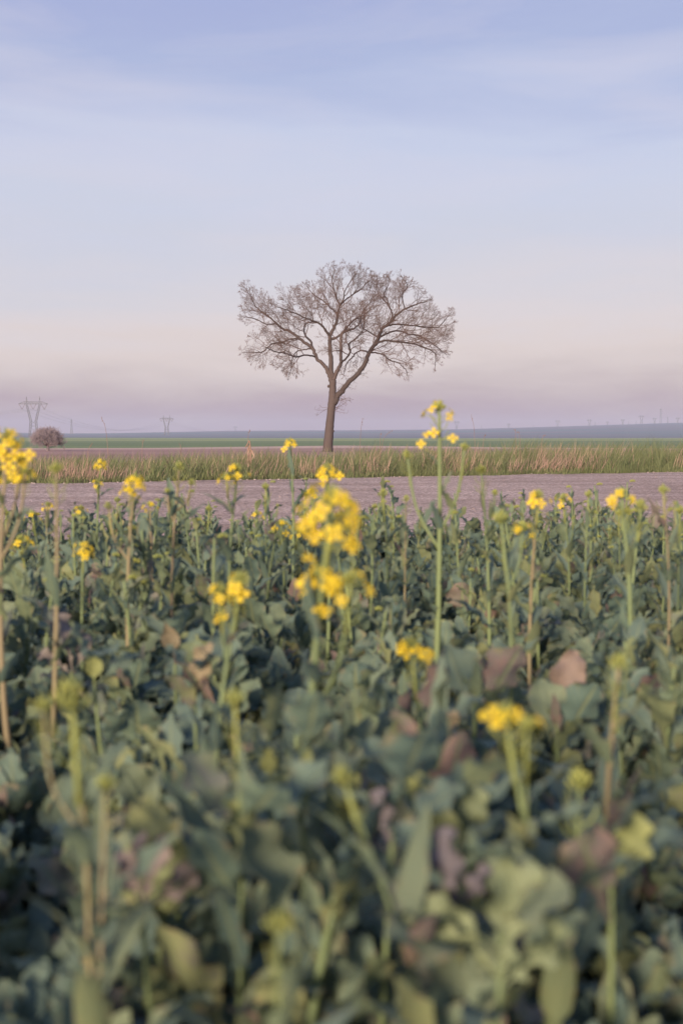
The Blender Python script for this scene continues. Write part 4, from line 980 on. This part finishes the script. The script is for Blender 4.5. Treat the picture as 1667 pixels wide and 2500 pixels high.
# --- the leafy crop: prototypes as lists of (leaf index, matrix) and a stem
def leafy_proto(seed, h, nl, upper):
    q = random.Random(seed); mb_ = MB()
    top = np.array([q.uniform(-.03, .03), q.uniform(-.03, .03), h]); L_ = stem_line((0, 0, 0), top, (q.uniform(-.02, .02), q.uniform(-.02, .02)), 3)
    mb_.tube(L_, np.linspace(.006, .0028, len(L_)), 6, q.random())
    lv = []; a = q.uniform(0, 6)
    for i in range(nl):
        f = (i + .5) / nl; a += 2.4 + q.uniform(-.35, .35); z_ = .02 + (h - .03) * f; j = min(range(len(L_)), key=lambda k: abs(L_[k][2] - z_))
        idx = q.choice(LOBED) if f < .62 else q.choice(OVAL + LOBED[:3]) if f < .85 else q.choice(upper)
        size = (.130 - .040 * f) * q.uniform(.65, 1.35) if f < .85 else q.uniform(.05, .10)
        lv.append((idx, leaf_matrix(Vector(L_[j]), a, (.85 + .40 * f + q.uniform(-.40, .35)), size, q.uniform(-.6, .6))))
    return mb_.mesh('stem', M_stem), lv, (np.concatenate(mb_.v), list(mb_.f))
PRO = [leafy_proto(500 + i, random.uniform(.15, .23), random.choice((21, 22, 23)), OVAL + LANCE) for i in range(9)] + [leafy_proto(600 + i, random.uniform(.25, .34), random.choice((21, 22)), LANCE) for i in range(5)]
def shoot_proto(seed):
    q = random.Random(seed); h = q.uniform(.36, .50); st, lv, (V0, F0) = leafy_proto(seed, h, 16, LANCE)
    lv = [(q.choice(LANCE + OVAL) if m_.translation.z > .2 else i, (m_ @ Matrix.Scale(.8, 4)) if m_.translation.z > .2 else m_) for i, m_ in lv]
    b_ = MB()
    for i in range(14):
        a = i * 2.4; r_ = .011 * math.sqrt((i + .4) / 14); b_.blob((math.cos(a) * r_, math.sin(a) * r_, h + .01 - r_ * .6), (.0022, .0022, .0045), (math.cos(a) * .5, math.sin(a) * .5, 1), 2, 4, q.random())
    return st, lv, (V0, F0), b_
SHOOT = [shoot_proto(700 + i) for i in range(6)]
def leafy(x, y, k, rot, sc):
    st, lv, _ = PRO[k]; tall = k >= 9
    t_ = obj('rapeseed_plant', None); t_.location = (x, y, .0); t_.rotation_euler = (0, 0, rot); t_.scale = (sc, sc, sc)
    tag(t_, 'leafy grey-green rapeseed plant with a short shoot but no flowers, crowded among its neighbours' if tall else 'low broad-leaved rapeseed plant without stalk or flowers, crowded among its neighbours', 'rapeseed plant', 'leafy rapeseed plants with short shoots' if tall else 'low broad-leaved rapeseed plants')
    obj('stem', st, t_)
    for i, m_ in lv: obj('leaf', LM[i], t_, m_)
pts = []
tries = 0
while tries < 60000 and len(pts) < 1400:
    tries += 1
    y_ = random.uniform(.50, 6.2) ; hw = .278 * y_
    x_ = random.uniform(-hw - 1.1, hw + 1.1)
    if y_ > float(d_field(np.array(x_))) - .35: continue
    md = .128
    if any((x_ - a) ** 2 + (y_ - b_) ** 2 < md * md for a, b_ in pts): continue
    if any((x_ - a) ** 2 + (y_ - b_) ** 2 < .006 for a, b_ in BASES): continue
    pts.append((x_, y_))
inv = sorted([p for p in pts if abs(p[0]) < .278 * p[1] + .09 and p[1] > .62], key=lambda p: p[1])
ind = inv[:300 - N_HERO]; rest = [p for p in pts if p not in set(ind)]
for (x_, y_) in ind:
    tall = random.random() < .30
    leafy(x_, y_, random.randrange(9, 14) if tall else random.randrange(9), random.uniform(0, 6.28), random.uniform(.85, 1.15))
crop = MB(); cs = MB(); cb = MB()
fill = []; tries = 0
while tries < 30000 and len(fill) < 900:
    tries += 1; y_ = random.uniform(.7, 5.9); x_ = random.uniform(-.278 * y_ - .3, .278 * y_ + .3)
    if y_ > float(d_field(np.array(x_))) - .3: continue
    if any((x_ - a) ** 2 + (y_ - b_) ** 2 < .0029 for a, b_ in pts + fill): continue
    fill.append((x_, y_))
for (x_, y_) in fill:
    M0 = Matrix.Translation((x_, y_, -.01)) @ Matrix.Rotation(random.uniform(0, 6.28), 4, 'Z') @ Matrix.Scale(random.uniform(.65, .95), 4); k = random.randrange(9)
    for i, m_ in PRO[k][1][::2] + PRO[k][1][1::4]:
        A = np.array(M0 @ m_); V, F, UV = LEAF[i]; crop.add(V @ A[:3, :3].T + A[:3, 3], F, random.random(), UV)
for _ in range(120):
    y_ = random.uniform(2.6, 6.0); x_ = random.uniform(-.278 * y_ - .3, .278 * y_ + .3)
    if y_ > float(d_field(np.array(x_))) - .3: continue
    st, lv, (V0, F0), b_ = random.choice(SHOOT); M0 = Matrix.Translation((x_, y_, 0)) @ Matrix.Rotation(random.uniform(0, 6.28), 4, 'Z') @ Matrix.Rotation(random.uniform(-.12, .12), 4, 'X') @ Matrix.Scale(random.uniform(.75, 1.08), 4)
    A0 = np.array(M0)
    for i, m_ in lv:
        A = np.array(M0 @ m_); V, F, UV = LEAF[i]; crop.add(V @ A[:3, :3].T + A[:3, 3], F, random.random(), UV)
    cs.add(V0 @ A0[:3, :3].T + A0[:3, 3], F0, random.random())
    cb.add(np.concatenate(b_.v) @ A0[:3, :3].T + A0[:3, 3], b_.f, random.random())
for (x_, y_) in rest:
    if y_ < .55 and abs(x_) < .5: continue
    k = random.randrange(14); M0 = Matrix.Translation((x_, y_, 0)) @ Matrix.Rotation(random.uniform(0, 6.28), 4, 'Z') @ Matrix.Scale(random.uniform(.8, 1.15), 4)
    for i, m_ in PRO[k][1]:
        A = np.array(M0 @ m_); V, F, UV = LEAF[i]; crop.add(V @ A[:3, :3].T + A[:3, 3], F, random.random(), UV)
    A = np.array(M0); V, F = PRO[k][2]; cs.add(V @ A[:3, :3].T + A[:3, 3], F, random.random())
cr_ = tag(obj('rapeseed_crop', None), 'mass of leafy rapeseed filling the far strip and flanks of the crop field', 'crop', None, 'stuff')
tag(obj('leaves', crop.mesh('leaves', M_leaf), cr_), kind='stuff')
tag(obj('stems', cs.mesh('stems', M_stem), cr_), kind='stuff')
tag(obj('buds', cb.mesh('buds', M_bud), cr_), kind='stuff')
print('COUNTS heroes', N_HERO, 'ind', len(ind), 'rest', len(rest), 'inview', len(inv), 'last d', ind[-1][1], 'crown verts', crown.n, 'objs', len(bpy.data.objects))
